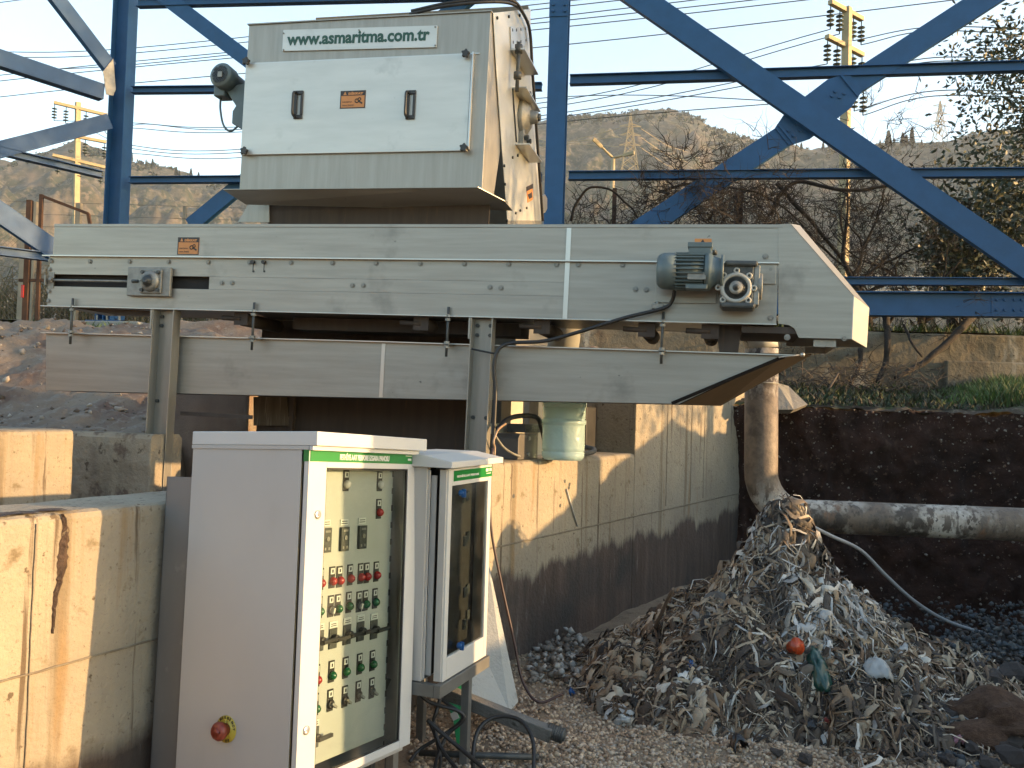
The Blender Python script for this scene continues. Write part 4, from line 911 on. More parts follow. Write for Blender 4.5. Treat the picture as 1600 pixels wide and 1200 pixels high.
# ================================================================== CONTROL CABINET
def thin_glass(name,tint=(.80,.87,.85),dirt=.10):
    m=bpy.data.materials.new(name); m.use_nodes=True; t=m.node_tree; L=t.links; t.nodes.remove(t.nodes['Principled BSDF'])
    out=t.nodes['Material Output']; tr_=nd(t,'ShaderNodeBsdfTransparent'); tr_.inputs[0].default_value=(*tint,1)
    gl=nd(t,'ShaderNodeBsdfGlossy'); gl.inputs['Roughness'].default_value=.04; fr_=nd(t,'ShaderNodeFresnel'); fr_.inputs[0].default_value=1.5
    df=nd(t,'ShaderNodeBsdfDiffuse'); df.inputs[0].default_value=(.55,.56,.52,1)
    tc=nd(t,'ShaderNodeTexCoord'); n=nd(t,'ShaderNodeTexNoise'); n.inputs['Scale'].default_value=3; n.inputs['Detail'].default_value=8; L.new(tc.outputs['Object'],n.inputs[0])
    bn=nd(t,'ShaderNodeBump'); bn.inputs['Strength'].default_value=.25; bn.inputs['Distance'].default_value=.02; L.new(n.outputs[0],bn.inputs['Height']); L.new(bn.outputs[0],gl.inputs['Normal'])
    r=nd(t,'ShaderNodeMapRange'); r.inputs[1].default_value=.45; r.inputs[2].default_value=.8; r.inputs[3].default_value=0; r.inputs[4].default_value=dirt; L.new(n.outputs[0],r.inputs[0])
    a=nd(t,'ShaderNodeMixShader'); L.new(r.outputs[0],a.inputs[0]); L.new(tr_.outputs[0],a.inputs[1]); L.new(df.outputs[0],a.inputs[2])
    b=nd(t,'ShaderNodeMixShader'); L.new(fr_.outputs[0],b.inputs[0]); L.new(a.outputs[0],b.inputs[1]); L.new(gl.outputs[0],b.inputs[2]); L.new(b.outputs[0],out.inputs[0])
    return m
ACR=thin_glass('acrylic_pane')
O=at(484,700,3.15); X=(CR*745-CU*150+CF*1400).normalized(); Z=(CR*.024+CU+CF*.1); Z=(Z-X*Z.dot(X)).normalized()
K=Fr(O,X,Z.cross(X),Z)
kp=lambda px,py,d=0: K.Y(px,py,d)
DW=(kp(648,930).x); zT=kp(565,702).z; zBm=kp(628,1168).z
CD=.57
cb_=thing('control_cabinet','large light grey electrical cabinet whose glazed door shows rows of red and green push buttons','electrical cabinet',K,(DW/2,CD/2,zBm-.02))
m=MB(); YB=.035
m.box((.0,YB,zBm-.03),(.003,CD,zT-.01)); m.box((DW-.003,YB,zBm-.03),(DW,CD,zT-.01)); m.box((.003,CD-.003,zBm-.03),(DW-.003,CD,zT-.01)); m.box((.003,YB,zBm-.03),(DW-.003,CD-.004,zBm-.0)); m.box((.003,YB,zT-.013),(DW-.003,CD-.004,zT-.01))
body=build('cabinet_body',m,CAB,cb_,bevel=.002)
m=MB(); m.box((.01,YB-.018,zBm),(DW-.01,YB-.001,zT-.03)); m=MB(); 
for (a,b) in (((.008,YB-.012,zBm),(.028,YB,zT-.02)),((DW-.028,YB-.012,zBm),(DW-.008,YB,zT-.02))): m.box(a,b)
build('door_seal',m,BLACK,body)
# sloped rain roof: three plates
rz=zT-.008
m=MB(); m.box((-.003,-.035,rz+.012),(DW+.004,CD+.004,rz+.062)); build('roof_cap',m,CABW,cb_,bevel=.003)
m=MB(); m.box((-.006,-.02,rz-.004),(DW-.03,-.004,rz+.011)); build('roof_drip',m,CABW,cb_,bevel=.001)
m=MB(); m.box((-.004,-.0,rz-.002),(DW+.0,CD+.003,rz+.0115)); build('roof_frame',m,CAB,cb_)
# door with window opening
wx0=kp(508,800).x; wx1=kp(636,800).x; wz1=kp(570,732).z; wz0=kp(619,1160).z+.0
m=MB(); t=.022
m.box((0,0,zBm),(wx0,t,zT-.012)); m.box((wx1,0,zBm),(DW,t,zT-.012)); m.box((wx0,0,zBm),(wx1,t,wz0)); m.box((wx0,0,wz1),(wx1,t,zT-.012))
door=build('door',m,CABW,cb_,bevel=.002)
m=MB(); m.add([(wx0-.012,.013,wz0-.012),(wx1+.012,.013,wz0-.012),(wx1+.012,.013,wz1+.012),(wx0-.012,.013,wz1+.012)],[(0,1,2,3)]); build('window_pane',m,ACR,door)
m=MB(); 
for (a,b) in (((wx0-.001,.004,wz0),(wx0+.006,.011,wz1)),((wx1-.006,.004,wz0),(wx1+.001,.011,wz1)),((wx0+.006,.004,wz0),(wx1-.006,.011,wz0+.006)),((wx0+.006,.004,wz1-.006),(wx1-.006,.011,wz1))): m.box(a,b)
build('window_gasket',m,BLACK,door)
bz1=kp(565,704).z; bz0=kp(565,723).z
m=MB(); m.box((.004,-.0022,bz0),(DW-.0,-.0004,bz1)); m.box((-.0022,.001,bz0),(-.0004,.024,bz1)); band=build('title_band',m,GREEN,door)
ta=kp(531,716,-.003); tb=kp(608,722,-.003)
text('title_lettering','FETHİYE AAT PERFORE IZGARA PANOSU',.03,WHITE,band,(ta.x,-.003,(bz0+bz1)/2-.014),width=tb.x-ta.x,height=.028,bold=.0012,depth=.0006)
lx=kp(640,720,-.003).x
text('logo_lettering','asm',.03,WHITE,band,(lx-.035,-.003,bz0+.052),width=.055,height=.026,bold=.001,depth=.0006)
m=MB(); m.box((lx-.032,-.003,bz0+.040),(lx+.022,-.0024,bz0+.044)); m.box((lx-.028,-.003,bz0+.031),(lx+.018,-.0024,bz0+.034)); m.box((lx-.012,-.003,bz0+.014),(lx+.012,-.0024,bz0+.022)); build('logo_rule',m,WHITE,band)
for px,py in ((496,804),(478,1141)):
    q=kp(px,py); m=MB(); m.lathe((q.x,0,q.z),(0,-1,0),[(0,.016),(.004,.016),(.006,.013),(.006,.001)],20); m.box((q.x-.012,-.0075,q.z-.002),(q.x+.012,-.006,q.z+.002)); build('door_lock',m,BRIGHT,door)
# inner panel and its devices
IP=.075
ix1=kp(612,800,IP).x
m=MB(); m.box((.02,IP,zBm+.04),(ix1,IP+.003,zT-.05)); m.box((ix1-.003,IP+.0035,zBm+.04),(ix1,IP+.03,zT-.05)); inner=build('inner_panel',m,BACKP,cb_)
m=MB(); 
for py in np.linspace(740,1165,17):
    x=612-(py-735)*.043; q=kp(x-2,py,IP); m.box((ix1-.005,IP-.003,q.z-.014),(ix1+.003,IP-.0005,q.z+.010))
each('hinge_slot',m,BLACK,inner)
m=MB(); m.box((ix1+.002,IP+.12,zBm+.03),(DW-.01,IP+.125,zT-.05)); build('rear_plate',m,mat('galvanised_plate',(.16,.19,.17),(.11,.13,.12),6,rough=.5,metal=.3),cb_)
PF=IP-.0005
def dev(px,py,kind):
    q=kp(px,py,IP); x,z=q.x,q.z
    m=MB(); m.box((x-.017,IP-.004,z-.040),(x+.017,PF,z+.040)); hold=build('button_holder',m,BLACK,inner,bevel=.002)
    m=MB(); m.box((x-.011,IP-.0055,z+.012),(x+.011,IP-.0042,z+.034)); tg=build('name_tag',m,WHITE,hold)
    m=MB(); m.box((x-.004,IP-.0062,z+.017),(x+.004,IP-.0056,z+.029)); build('tag_mark',m,BLACK,tg)
    c=(x,IP-.0045,z-.014)
    m=MB()
    if kind in 'rgw':
        m.lathe(c,(0,-1,0),[(0,.0165),(.006,.0165),(.012,.0145),(.018,.009),(.02,.002)],16); build('push_button',m,{'r':REDB,'g':GRNB,'w':WHTB}[kind],hold)
    else:
        m.lathe(c,(0,-1,0),[(0,.0165),(.007,.0165),(.008,.012),(.008,.001)],16); build('selector_base',m,BLACK,hold)
        m=MB(); c=Vector(c)+Vector((0,-.012,0)); d=Vector((.72,0,-.5)); 
        if kind=='S': d=Vector((-.3,0,-.8))
        m.bar(c-d*.010,c+d*(.026 if kind=='s' else .015),.010,.014); build('selector_lever',m,CASTLT if kind=='s' else WHTB,hold,bevel=.002)
def big(px,py):
    q=kp(px,py,IP); x,z=q.x,q.z
    m=MB(); m.box((x-.022,IP-.006,z-.038),(x+.022,PF,z+.036)); h_=build('switch_plate',m,CASTDK,inner,bevel=.001)
    m=MB(); m.box((x-.022,IP-.005,z+.038),(x+.022,PF,z+.062)); tg=build('name_tag',m,WHITE,h_); m=MB(); m.box((x-.016,IP-.0058,z+.044),(x+.016,IP-.0051,z+.047)); m.box((x-.014,IP-.0058,z+.051),(x+.015,IP-.0051,z+.054)); build('tag_mark',m,BLACK,tg)
    m=MB(); m.lathe((x,IP-.006,z),(0,-1,0),[(0,.016),(.02,.015),(.02,.001)],14); m.bar((x-.014,IP-.034,z-.002),(x+.062,IP-.034,z),.014,.014); build('rotary_handle',m,BLACK,h_,bevel=.002)
def relay(px,py):
    q=kp(px,py,IP); x,z=q.x,q.z
    m=MB(); m.box((x-.0235,IP-.012,z-.045),(x+.0235,PF,z+.045)); h_=build('thermal_relay',m,CASTDK,inner,bevel=.001)
    m=MB(); m.box((x-.016,IP-.0135,z-.036),(x-.008,IP-.0125,z-.026)); m.box((x+.004,IP-.0135,z-.036),(x+.015,IP-.0125,z-.026)); m.box((x-.014,IP-.0135,z+.028),(x+.014,IP-.0125,z+.036)); m.tube([(x,IP-.013,z+.005),(x,IP-.016,z+.005)],.009,10); build('relay_marks',m,CASTLT,h_)
    m=MB(); m.box((x-.023,IP-.004,z+.052),(x+.023,PF,z+.074)); tg=build('name_tag',m,WHITE,h_); m=MB(); m.box((x-.018,IP-.005,z+.057),(x+.018,IP-.0042,z+.060)); m.box((x-.015,IP-.005,z+.065),(x+.017,IP-.0042,z+.068)); build('tag_mark',m,BLACK,tg)
for px,py,k in [(540,751,'w'),(592.5,752,'w'),(591,795,'r'),
  (500,905,'r'),(518,902,'r'),(529.5,901,'r'),(546,898,'r'),(562.5,896,'r'),(572,895,'r'),(587,893,'r'),
  (498,949,'g'),(516,947,'S'),(527,945,'g'),(544,941,'g'),(560,940,'S'),(570,938,'g'),(585,935,'g'),
  (494,1056,'r'),(517,1049,'g'),(539,1043,'g'),(561,1037,'g'),(581,1032,'g'),
  (492,1101,'g'),(515,1094,'s'),(538,1088,'s'),(559,1080,'s'),(580,1075,'s')]: dev(px,py,k)
for px,py in ((498,1001),(519,997),(541,991),(562,986),(583,983),(490,1152)): big(px,py)
for px,py in ((508,844),(536,842),(564,839)): relay(px,py)
# emergency stop on the side
es=K.X(354,1139,0.0); m=MB(); m.lathe(es,(-1,0,0),[(-.0,.047),(.004,.047),(.004,.001)],32); dk=build('stop_disc',m,YEL,cb_)
m=MB(); ax=Vector((-1,-.0,0)); m.lathe(Vector(es)+ax*.004,ax,[(0,.022),(.018,.022),(.02,.031),(.036,.033),(.046,.026),(.048,.017),(.044,.015),(.044,.001)],28); mu=build('stop_button',m,ESTOP,dk)
m=MB(); m.ring(Vector(es)+ax*.049,(1,0,0),.0155,.0016,20,5); build('button_ring',m,CASTLT,mu)
# lettering round the disc (side face: right = -y, up = z)
def arcword(s,a0,a1,r,h):
    for i,ch in enumerate(s):
        a_=R(a0+(a1-a0)*i/(len(s)-1)); rd=Vector((0,-math.cos(a_),math.sin(a_))); tg=Vector((0,-math.sin(a_),-math.cos(a_))) if a0>a1 else Vector((0,math.sin(a_),math.cos(a_)))
        up=rd if a0>a1 else -rd
        text('disc_letter',ch,h,STBLK,dk,Vector(es)+Vector((-.0045,0,0))+rd*r-tg*h*.3,ux=tg,uz=up,depth=.0004,bold=.0006)
arcword('EMERGENCY',150,8,.0365,.013); arcword('STOP',-125,-65,.0445,.013)
# mounting sheet behind the cabinet
zA=K.X(290,690,.0).z
m=MB(); m.box((.02,CD+.01,zBm-.35),(.026,CD+.155,zT-.12)); m.box((.02,CD+.15,zBm-.35),(.06,CD+.155,zT-.12)); build('mounting_sheet',m,mat('galvanised_sheet',(.30,.30,.29),(.24,.24,.235),2,(1,1,.5),rough=.45,metal=.35,spots=((6,.62,.7,(.38,.38,.36),(1,1,1)),)),cb_)
m=MB()
for (x,y) in ((.02,YB+.01),(DW-.05,YB+.01),(DW-.05,CD-.05),(.02,CD-.05)): m.box((x,y,zBm-.33),(x+.035,y+.035,zBm-.031))
each('leg',m,STEELV,cb_)
# ================================================================== SMALL CABINET on a stand
S_=vert(703,3.70,763,4.08,700)
sp_=lambda px,py,d=0: S_.Y(px,py,d)
dw=sp_(764,880).x; dt=sp_(735,731).z; db=sp_(735,1041).z
dt=(sp_(705,737).z+sp_(763,722).z)/2; db=(sp_(703,1061).z+sp_(762,1021).z)/2
sc_=thing('small_control_cabinet','small light grey electrical cabinet with its glazed door ajar, on an angle iron stand','electrical cabinet',S_,(dw/2,.15,db-.05))
m=MB(); y0=.085; y1=.30; tt=.004
m.box((-.03,y0,db+.0),(-.026,y1,dt+.005)); m.box((dw-.004,y0,db),(dw,y1,dt+.005)); m.box((-.026,y1-.004,db),(dw-.004,y1,dt+.005)); m.box((-.026,y0,db),(dw-.004,y1-.004,db+.004)); m.box((-.026,y0,dt+.001),(dw-.004,y1-.004,dt+.005))
m.box((-.026,y0,db+.004),(.0,y0+.004,dt+.001)); m.box((dw-.03,y0,db+.004),(dw-.004,y0+.004,dt+.001)); m.box((-.022,y0-.012,db+.01),(-.018,y0,dt-.008)); m.box((dw-.004,.022,db+.003),(dw,y0-.001,dt+.002))
build('cabinet_body',m,CAB,sc_,bevel=.003)
m=MB(); m.box((.015,y0+.03,db+.01),(.022,y0+.034,dt-.02)); m.box((.0,.055,db+.02),(.006,.08,dt-.03)); build('inner_panel',m,CAB,sc_)
m=MB(); m.box((-.025,y1-.02,db+.006),(dw-.006,y1-.006,dt-.001)); m.box((.02,.075,db+.012),(dw-.005,.079,dt-.01)); each('interior_shade_plate',m,BLACK,sc_)  # black sheets stand in for the shade inside the cabinet
m=MB(); r0_=dt+.006; m.prism([(-.035,r0_),(-.035,r0_+.026),(.10,r0_+.05),(y1+.01,r0_+.05),(y1+.01,r0_)],0,-.05,dw+.05); build('roof',m,CABW,sc_,bevel=.002)
m=MB(); fx=.036; f1=.040
m.box((0,0,db),(fx,.018,dt)); m.box((dw-fx,0,db),(dw,.018,dt)); w0=sp_(735,1007).z; w1_=sp_(735,755).z; m.box((fx,0,db),(dw-fx,.018,w0)); m.box((fx,0,w1_),(dw-fx,.018,dt))
sdoor=build('door',m,CABW,sc_,bevel=.002)
m=MB(); m.add([(fx-.006,.009,w0-.006),(dw-fx+.006,.009,w0-.006),(dw-fx+.006,.009,w1_+.006),(fx-.006,.009,w1_+.006)],[(0,1,2,3)]); build('window_pane',m,ACR,sdoor)
m=MB(); m.box((-.012,.006,db+.004),(-.001,.035,dt-.004)); build('door_return',m,CAB,sdoor)
m=MB(); m.box((.03,.045,db+.03),(.03+.100,.048,dt-.05)); ip2=build('inner_panel',m,BACKP,sc_)
for px,py in ((729,775),(724,778),(729,838),(725,845),(729,920),(725,925),(729,960),(724,975)):
    q=S_.Y(px,py,.045); m=MB(); m.box((q.x-.015,.035,q.z-.022),(q.x+.015,.0448,q.z+.022)); build('switch',m,CASTDK,ip2,bevel=.002)
b0_=sp_(740,750).z; 
m=MB(); m.box((.045,-.002,w1_+.018),(dw-.0,-.0004,dt-.010)); bd=build('title_band',m,GREEN,sdoor)
h_=dt-.010-w1_-.018
text('title_lettering','FETHİYE AAT PERFORE',.02,WHITE,bd,(.075,-.0026,w1_+.018+h_*.33),width=dw*.50,height=h_*.28,bold=.001,depth=.0006)
m=MB(); m.box((dw-.075,-.0028,dt-.010-h_*.45),(dw-.045,-.0021,dt-.010-h_*.12)); m.box((dw-.035,-.0028,dt-.010-h_*.45),(dw-.010,-.0021,dt-.010-h_*.12)); m.box((dw-.07,-.0028,dt-.010-h_*.68),(dw-.015,-.0021,dt-.010-h_*.60)); build('logo_rule',m,WHITE,bd)
BLK2=mat('blue_plastic_key',(.01,.10,.32),None,rough=.3)
for px,py in ((719,770),(716,1008)):
    q=sp_(px,py); m=MB(); m.lathe((q.x-.006,0,q.z),(0,-1,0),[(0,.013),(.01,.013),(.022,.010),(.022,.001)],14); m.box((q.x-.010,-.03,q.z-.018),(q.x-.002,-.01,q.z+.018)); build('door_key',m,BLK2,sdoor,bevel=.002)
# stand
ST=mat('galvanised_angle_iron',(.27,.27,.255),(.20,.20,.185),7,rough=.5,metal=.4,spots=((5,.6,.7,(.14,.13,.11),(1,1,1)),))
gz=-S_.m.translation.z+.0
m=MB(); m.box((-.04,-.01,db-.055),(dw+.02,.02,db-.004)); m.box((-.04,.021,db-.055),(-.01,.34,db-.004)); m.box((-.04,.31,db-.055),(dw+.02,.34,db-.056+.05)); m.box((dw-.01,.021,db-.055),(dw+.02,.309,db-.004))
build('stand_frame',m,ST,sc_,bevel=.002)
for x,y in ((-.035,.20),(.27,.0),(-.035,.30),(dw-.02,.30)):
    m=MB(); m.box((x,y,gz-.02),(x+.035,y+.005,db-.056)); m.box((x,y+.0055,gz-.02),(x+.005,y+.035,db-.056)); build('leg',m,ST,sc_)
# ---- loose pieces behind the stand
def slabpoly(name,label,cat,P3,thick,m_,bevel=.002):
    V=[Vector(p) for p in P3]; n=(V[1]-V[0]).cross(V[2]-V[0]).normalized()
    if n.y<0: n=-n
    k=len(V); mb=MB(); mb.add(V+[v+n*thick for v in V],[tuple(range(k-1,-1,-1)),tuple(range(k,2*k))]+[(i,(i+1)%k,k+(i+1)%k,k+i) for i in range(k)])
    o=build(name,mb,m_,bevel=bevel); rebase(o,min(V,key=lambda v:v.z)); tag(o,label,cat); return o
BOARD=mat('chalky_white_board',(.50,.51,.48),(.43,.44,.41),4,rough=.8,bump=.3,spots=((9,.6,.68,(.33,.34,.31),(1,1,1)),(24,.66,.7,(.2,.2,.18),(1,1,1))))
slabpoly('leaning_board','pale grey board leaning against the tank wall behind the small cabinet','board',[at(690,875,4.75),at(762,872,4.8),at(810,1096,4.5),at(796,1112,4.42),at(690,1075,4.25)],.05,BOARD)
GP=mat('green_plastic',(.01,.30,.10),(.01,.26,.08),6,rough=.35,spots=((20,.66,.7,(.02,.12,.05),(1,1,1)),))
slabpoly('green_plastic_panel','bright green plastic panel standing behind the small cabinet stand, upper of two','plastic panel',[at(697,1052,4.22),at(720,1057,4.22),at(727,1087,4.2),at(697,1078,4.2)],.01,GP,.001)
o=slabpoly('green_plastic_panel','bright green plastic panel with a slot, lower of two behind the cabinet stand','plastic panel',[at(698,1097,4.1),at(729,1106,4.1),at(732,1160,4.08),at(722,1166,4.06),at(713,1160,4.06),at(708,1125,4.08)],.012,GP,.001)
m=MB(); a=at(708,1113,4.085); b=at(713,1124,4.08); m.bar(a,b,.03,.008); build('slot',m,CAB,o)
TIMB=mat('grey_weathered_timber',(.22,.215,.20),(.12,.115,.105),5,(1,1,1),rough=.9,bump=.5,spots=((14,.58,.66,(.06,.06,.05),(1,1,1)),))
mb=MB(); a=at(697,1082,4.15); b=at(862,1148,4.0); mb.bar(a,b,.06,.05,side=(0,1,.2)); o=build('weathered_plank',mb,TIMB,bevel=.004); rebase(o,b); tag(o,'grey weathered plank lying at a slant through the cabinet stand','plank')
mb=MB(); a=at(856,1141,4.02); b=at(880,1150,4.0); ax=(b-a).normalized()
for i in range(7): mb.lathe(a+(b-a)*(i/7),ax,[(0,.022),(.0,.034),(.012,.034),(.012,.022),(.02,.022)],14)
o=build('corrugated_sleeve',mb,CASTDK); rebase(o,a); tag(o,'short ribbed grey conduit sleeve at the end of the plank','conduit')
mb=MB(); mb.tube([at(655,1176,4.0),at(745,1180,3.98),at(842,1183,3.96)],.014,10); o=build('black_pipe',mb,CASTDK); rebase(o,at(655,1176,4.0)); tag(o,'thin black pipe lying on the gravel under the cabinet stand','pipe')
# cables hanging from the small cabinet
def wcable(label,pts,r=.008,mm=RUBBER,group='black cables under the small cabinet'):
    P_=spline([at(*p) for p in pts],8); mb=MB(); mb.tube(P_,r,8); o=build('cable',mb,mm); rebase(o,P_[0]); tag(o,label,'cable',group); return o
wcable('black cable dropping straight from the small cabinet floor',[(694,1045,3.85),(690,1080,3.85),(682,1112,3.8),(678,1130,3.8),(690,1170,3.75),(725,1215,3.6)])
wcable('black cable looping right in a wide arch onto the gravel',[(741,1215,3.6),(739,1180,3.75),(748,1140,3.82),(775,1120,3.85),(812,1125,3.82),(832,1155,3.75),(834,1200,3.65),(836,1225,3.6)],.009)
wcable('black cable bulging right behind the stand leg then back',[(675,1082,3.9),(700,1100,3.88),(722,1118,3.85),(715,1132,3.82),(690,1150,3.8),(655,1172,3.8),(640,1190,3.75)])
wcable('black cable sagging from the left stand corner',[(650,1078,3.8),(668,1095,3.8),(690,1103,3.8),(718,1112,3.8),(724,1125,3.8),(700,1148,3.8),(684,1180,3.75),(676,1215,3.6)])
wcable('black cable running down to the lower right in front of the stand',[(668,1125,3.78),(690,1145,3.75),(720,1170,3.7),(755,1200,3.6),(775,1220,3.5)],.009)
wcable('black cable curling down behind the left stand leg',[(670,1125,3.9),(680,1150,3.88),(688,1185,3.85),(684,1215,3.7)],.007)
# two thin cables down from the ledge to the gravel
wcable('thin brown cable hanging from the wall ledge and curling onto the gravel',[(770,700,4.9),(766,760,4.85),(768,830,4.8),(783,910,4.75),(803,1000,4.7),(817,1065,4.65),(842,1097,4.6),(880,1084,4.65)],.007,mat('brown_cable',(.06,.025,.02),None,rough=.5),None)
# ================================================================== ON THE LEDGE
LT=-.0
def lw(px,py,d): q=WR.Y(px,py,d); return q
zL=zl
# water bottle
bc=WR.Z(880,716,zL)
q=WR.Z(880,721,zL+.002); bw=WR.W((q.x,.20,zL+.003)); 
Yb=bw.y; hpx=at(880,628,Yb).z-bw.z; rad=(at(915,680,Yb).x-at(845,680,Yb).x)/2; bw.x=at(880,700,Yb).x; hpx=at(880,622,Yb).z-bw.z
BOT=bpy.data.materials.new('bottle_plastic'); BOT.use_nodes=True; b=BOT.node_tree.nodes['Principled BSDF']; b.inputs['Base Color'].default_value=(.50,.68,.68,1); b.inputs['Roughness'].default_value=.22; b.inputs['Transmission Weight'].default_value=.55; b.inputs['IOR'].default_value=1.25
nt2=BOT.node_tree; tx=nd(nt2,'ShaderNodeTexNoise'); tx.inputs['Scale'].default_value=18; tcx=nd(nt2,'ShaderNodeTexCoord'); nt2.links.new(tcx.outputs['Object'],tx.inputs[0]); bb_=nd(nt2,'ShaderNodeBump'); bb_.inputs['Strength'].default_value=.5; bb_.inputs['Distance'].default_value=.01; nt2.links.new(tx.outputs[0],bb_.inputs['Height']); nt2.links.new(bb_.outputs[0],b.inputs['Normal'])
H_=hpx; rr=rad
prof=[(0,rr*.80),(.0,rr*.86),(.02,rr*.94),(.05,rr*.96),(.055,rr*.90),(.06,rr*.95)]+[(H_*t,rr*(.95+.0*t)) for t in (.2,.4,.55)]+[(H_*.57,rr*.95),(H_*.585,rr*1.0),(H_*.64,rr*1.0),(H_*.655,rr*.94),(H_*.68,rr*.96),(H_*.84,rr*.96),(H_*.85,rr*.93),(H_*.86,rr*.99),(H_*.93,rr*.99),(H_*.97,rr*.92),(H_*1.04,rr*.7),(H_*1.10,rr*.35),(H_*1.12,rr*.20),(H_*1.2,rr*.20)]
mb=MB(); mb.lathe(bw,(0,0,1),prof,36); bo=build('water_bottle',mb,BOT); rebase(bo,bw); tag(bo,'big ribbed pale blue green water bottle standing on the tank wall','water bottle')
mb=MB(); mb.lathe(bw+Vector((0,0,H_*1.17)),(0,0,1),[(0,rr*.23),(.05,rr*.23),(.05,.001)],18); build('cap',mb,BLK2,bo)
# small grey gear housing with two bolts, bracket frame
MF=mat('cream_painted_steel',(.58,.55,.44),(.50,.47,.37),5,rough=.5)
def wbox(mb,pa,pb,d0,d1):
    a=WR.Y(*pa,d0); b=WR.Y(*pb,d0); mb.box((a.x,d0,a.z),(b.x,d1,b.z))
base=WR.Y(820,722,.1)
ps=thing('penstock_frame','cream painted steel bracket with a dark gear housing bolted to it on the tank wall','sluice gate drive',WR,(base.x,.2,zL))
mb=MB(); wbox(mb,(799,626),(816,690),.32,.40); build('upright',mb,MF,ps,bevel=.003)
mb=MB(); wbox(mb,(797,680),(808,717),.30,.36); build('upright',mb,MF,ps,bevel=.003)
mb=MB(); wbox(mb,(842,626),(850,720),.34,.42); build('upright',mb,MF,ps,bevel=.003)
mb=MB(); wbox(mb,(772,662),(820,678),.26,.31); build('cross_rail',mb,MF,ps,bevel=.003)
mb=MB(); a=WR.Y(809,721,.06); b=WR.Y(841,678,.06); mb.prism([(a.x,zL+.002),(b.x+.0,zL+.002),(b.x+.0,b.z-.03),(b.x-.02,b.z),(a.x+.02,b.z),(a.x,b.z-.03)],1,.06,.24); gh=build('gear_housing',mb,mat('brown_grey_housing',(.12,.11,.10),(.09,.08,.07),6,rough=.5),ps,bevel=.004)
mb=MB(); wbox(mb,(821,676),(845,663),.08,.22); wbox(mb,(822,669),(843,670),.075,.08); build('housing_top',mb,CASTDK,gh,bevel=.003)
for px,py in ((826,685),(825,710)):
    q=WR.Y(px,py,.055); mb=MB(); mb.tube([(q.x,.06,q.z),(q.x,.045,q.z)],.013,8); build('bolt',mb,CASTLT,gh)
def lcable(label,pts,r,mm): 
    P_=[WR.Y(x,y,d) for x,y,d in pts]; P_=spline(P_,8); mb=MB(); mb.tube(P_,r,8); o=build('cable',mb,mm,frame=WR); rebase(o,P_[0]); tag(o,label,'cable'); return o
lcable('thick black cable arching over the gear housing on the wall ledge',[(776,672,.03),(792,656,.03),(812,650,.03),(838,652,.03),(846,668,.03),(853,700,.03),(856,714,.02),(849,719,.04)],.016,RUBBER)
lcable('thin grey cable sagging to the foot of the gear housing',[(773,680,.03),(786,698,.04),(800,708,.05),(812,713,.055)],.008,CASTLT)
lcable('pair of thin cables clipped along the right steel leg above the ledge',[(772,720,-.02),(773,700,-.02),(771,690,-.02),(778,672,-.02),(790,662,.0)],.007,mat('tan_cable',(.35,.24,.15),None,rough=.5))
mb=MB(); q=WR.Y(922,712,.04)
mb.tube(spline([(q.x-.12,.05,zL+.02),(q.x-.05,.0,zL+.03),(q.x+.02,.02,zL+.05),(q.x+.05,.10,zL+.06)],5),[.018]*15+[.02],8); o=build('rag',mb,TIMB,frame=WR); rebase(o,(q.x,.03,zL)); tag(o,'twisted scrap of grey cloth on the wall edge beside the water bottle','rag')
mb=MB(); wbox(mb,(917,636),(931,716),.30,.36); o=build('dark_post',mb,BLACK,frame=WR,bevel=.003); rebase(o,(WR.Y(924,716,.3).x,.33,zL)); tag(o,'narrow black post between the water bottle and the high wall','post')
# ================================================================== RAG HEAP
rng=np.random.default_rng(11); random.seed(11)
AP=at(1225,790,5.3); HC=Vector((AP.x,AP.y,0)); HH=AP.z
HPR=[(0,1.0),(.07,.98),(.12,.90),(.18,.78),(.28,.645),(.43,.51),(.62,.40),(.8,.285),(1.0,.17),(1.2,.05),(1.35,-.03),(1.6,-.15)]
def gz_(x,y): return .035*fbm(x*1.3,y*1.3)+.012*fbm(x*7,y*7)+trench(x,y)
def hz(x,y,rough=1):
    dx=x-HC.x; dy=y-HC.y; sx=.90 if dx<0 else .86; sy=.70 if dy<0 else .9
    r=math.hypot(dx/sx,dy/sy); r-=(max(0,r-.85)*.45 if dx>0 else 0); r*=1+.10*noise.noise(Vector((math.atan2(dy,dx)*1.5,0,2)))*min(1,r*3)
    h=HH*interp(HPR,r)
    return h+rough*(.075*fbm(x*4,y*4,3)*min(1,r*4)+.035*fbm(x*12,y*12,4))
def ground(x,y): return max(hz(x,y),gz_(x,y))
def hnorm(x,y,e=.03):
    return Vector((hz(x-e,y,.5)-hz(x+e,y,.5),hz(x,y-e,.5)-hz(x,y+e,.5),2*e)).normalized()
def onheap(px,py,lift=0):
    d=raydir(px,py); d=d/d.y; Y=3.6
    while Y<8:
        p=CP+d*Y
        if p.z<ground(p.x,p.y)+lift: return p
        Y+=.01
    return p
RAGC=[(.24,.165,.10),(.36,.27,.175),(.14,.09,.055),(.46,.37,.26),(.30,.22,.145),(.58,.50,.38),(.18,.12,.075),(.40,.32,.22),(.07,.045,.03),(.26,.18,.11),(.66,.61,.52),(.34,.26,.165),(.10,.065,.04)]
RAGG=[(.30,.28,.25),(.42,.40,.37),(.16,.145,.125),(.56,.55,.52),(.36,.33,.28),(.72,.71,.67),(.10,.085,.07),(.48,.44,.38)]
RAG=mat('soiled_rags',(.2,.2,.2),None,26,rough=.9,alb=.80,island=RAGC,bump=.3,bscale=60)
RAG2=mat('soiled_grey_rags',(.2,.2,.2),None,26,rough=.85,alb=.66,island=RAGG,bump=.3,bscale=60)
mb=MB()
N=110
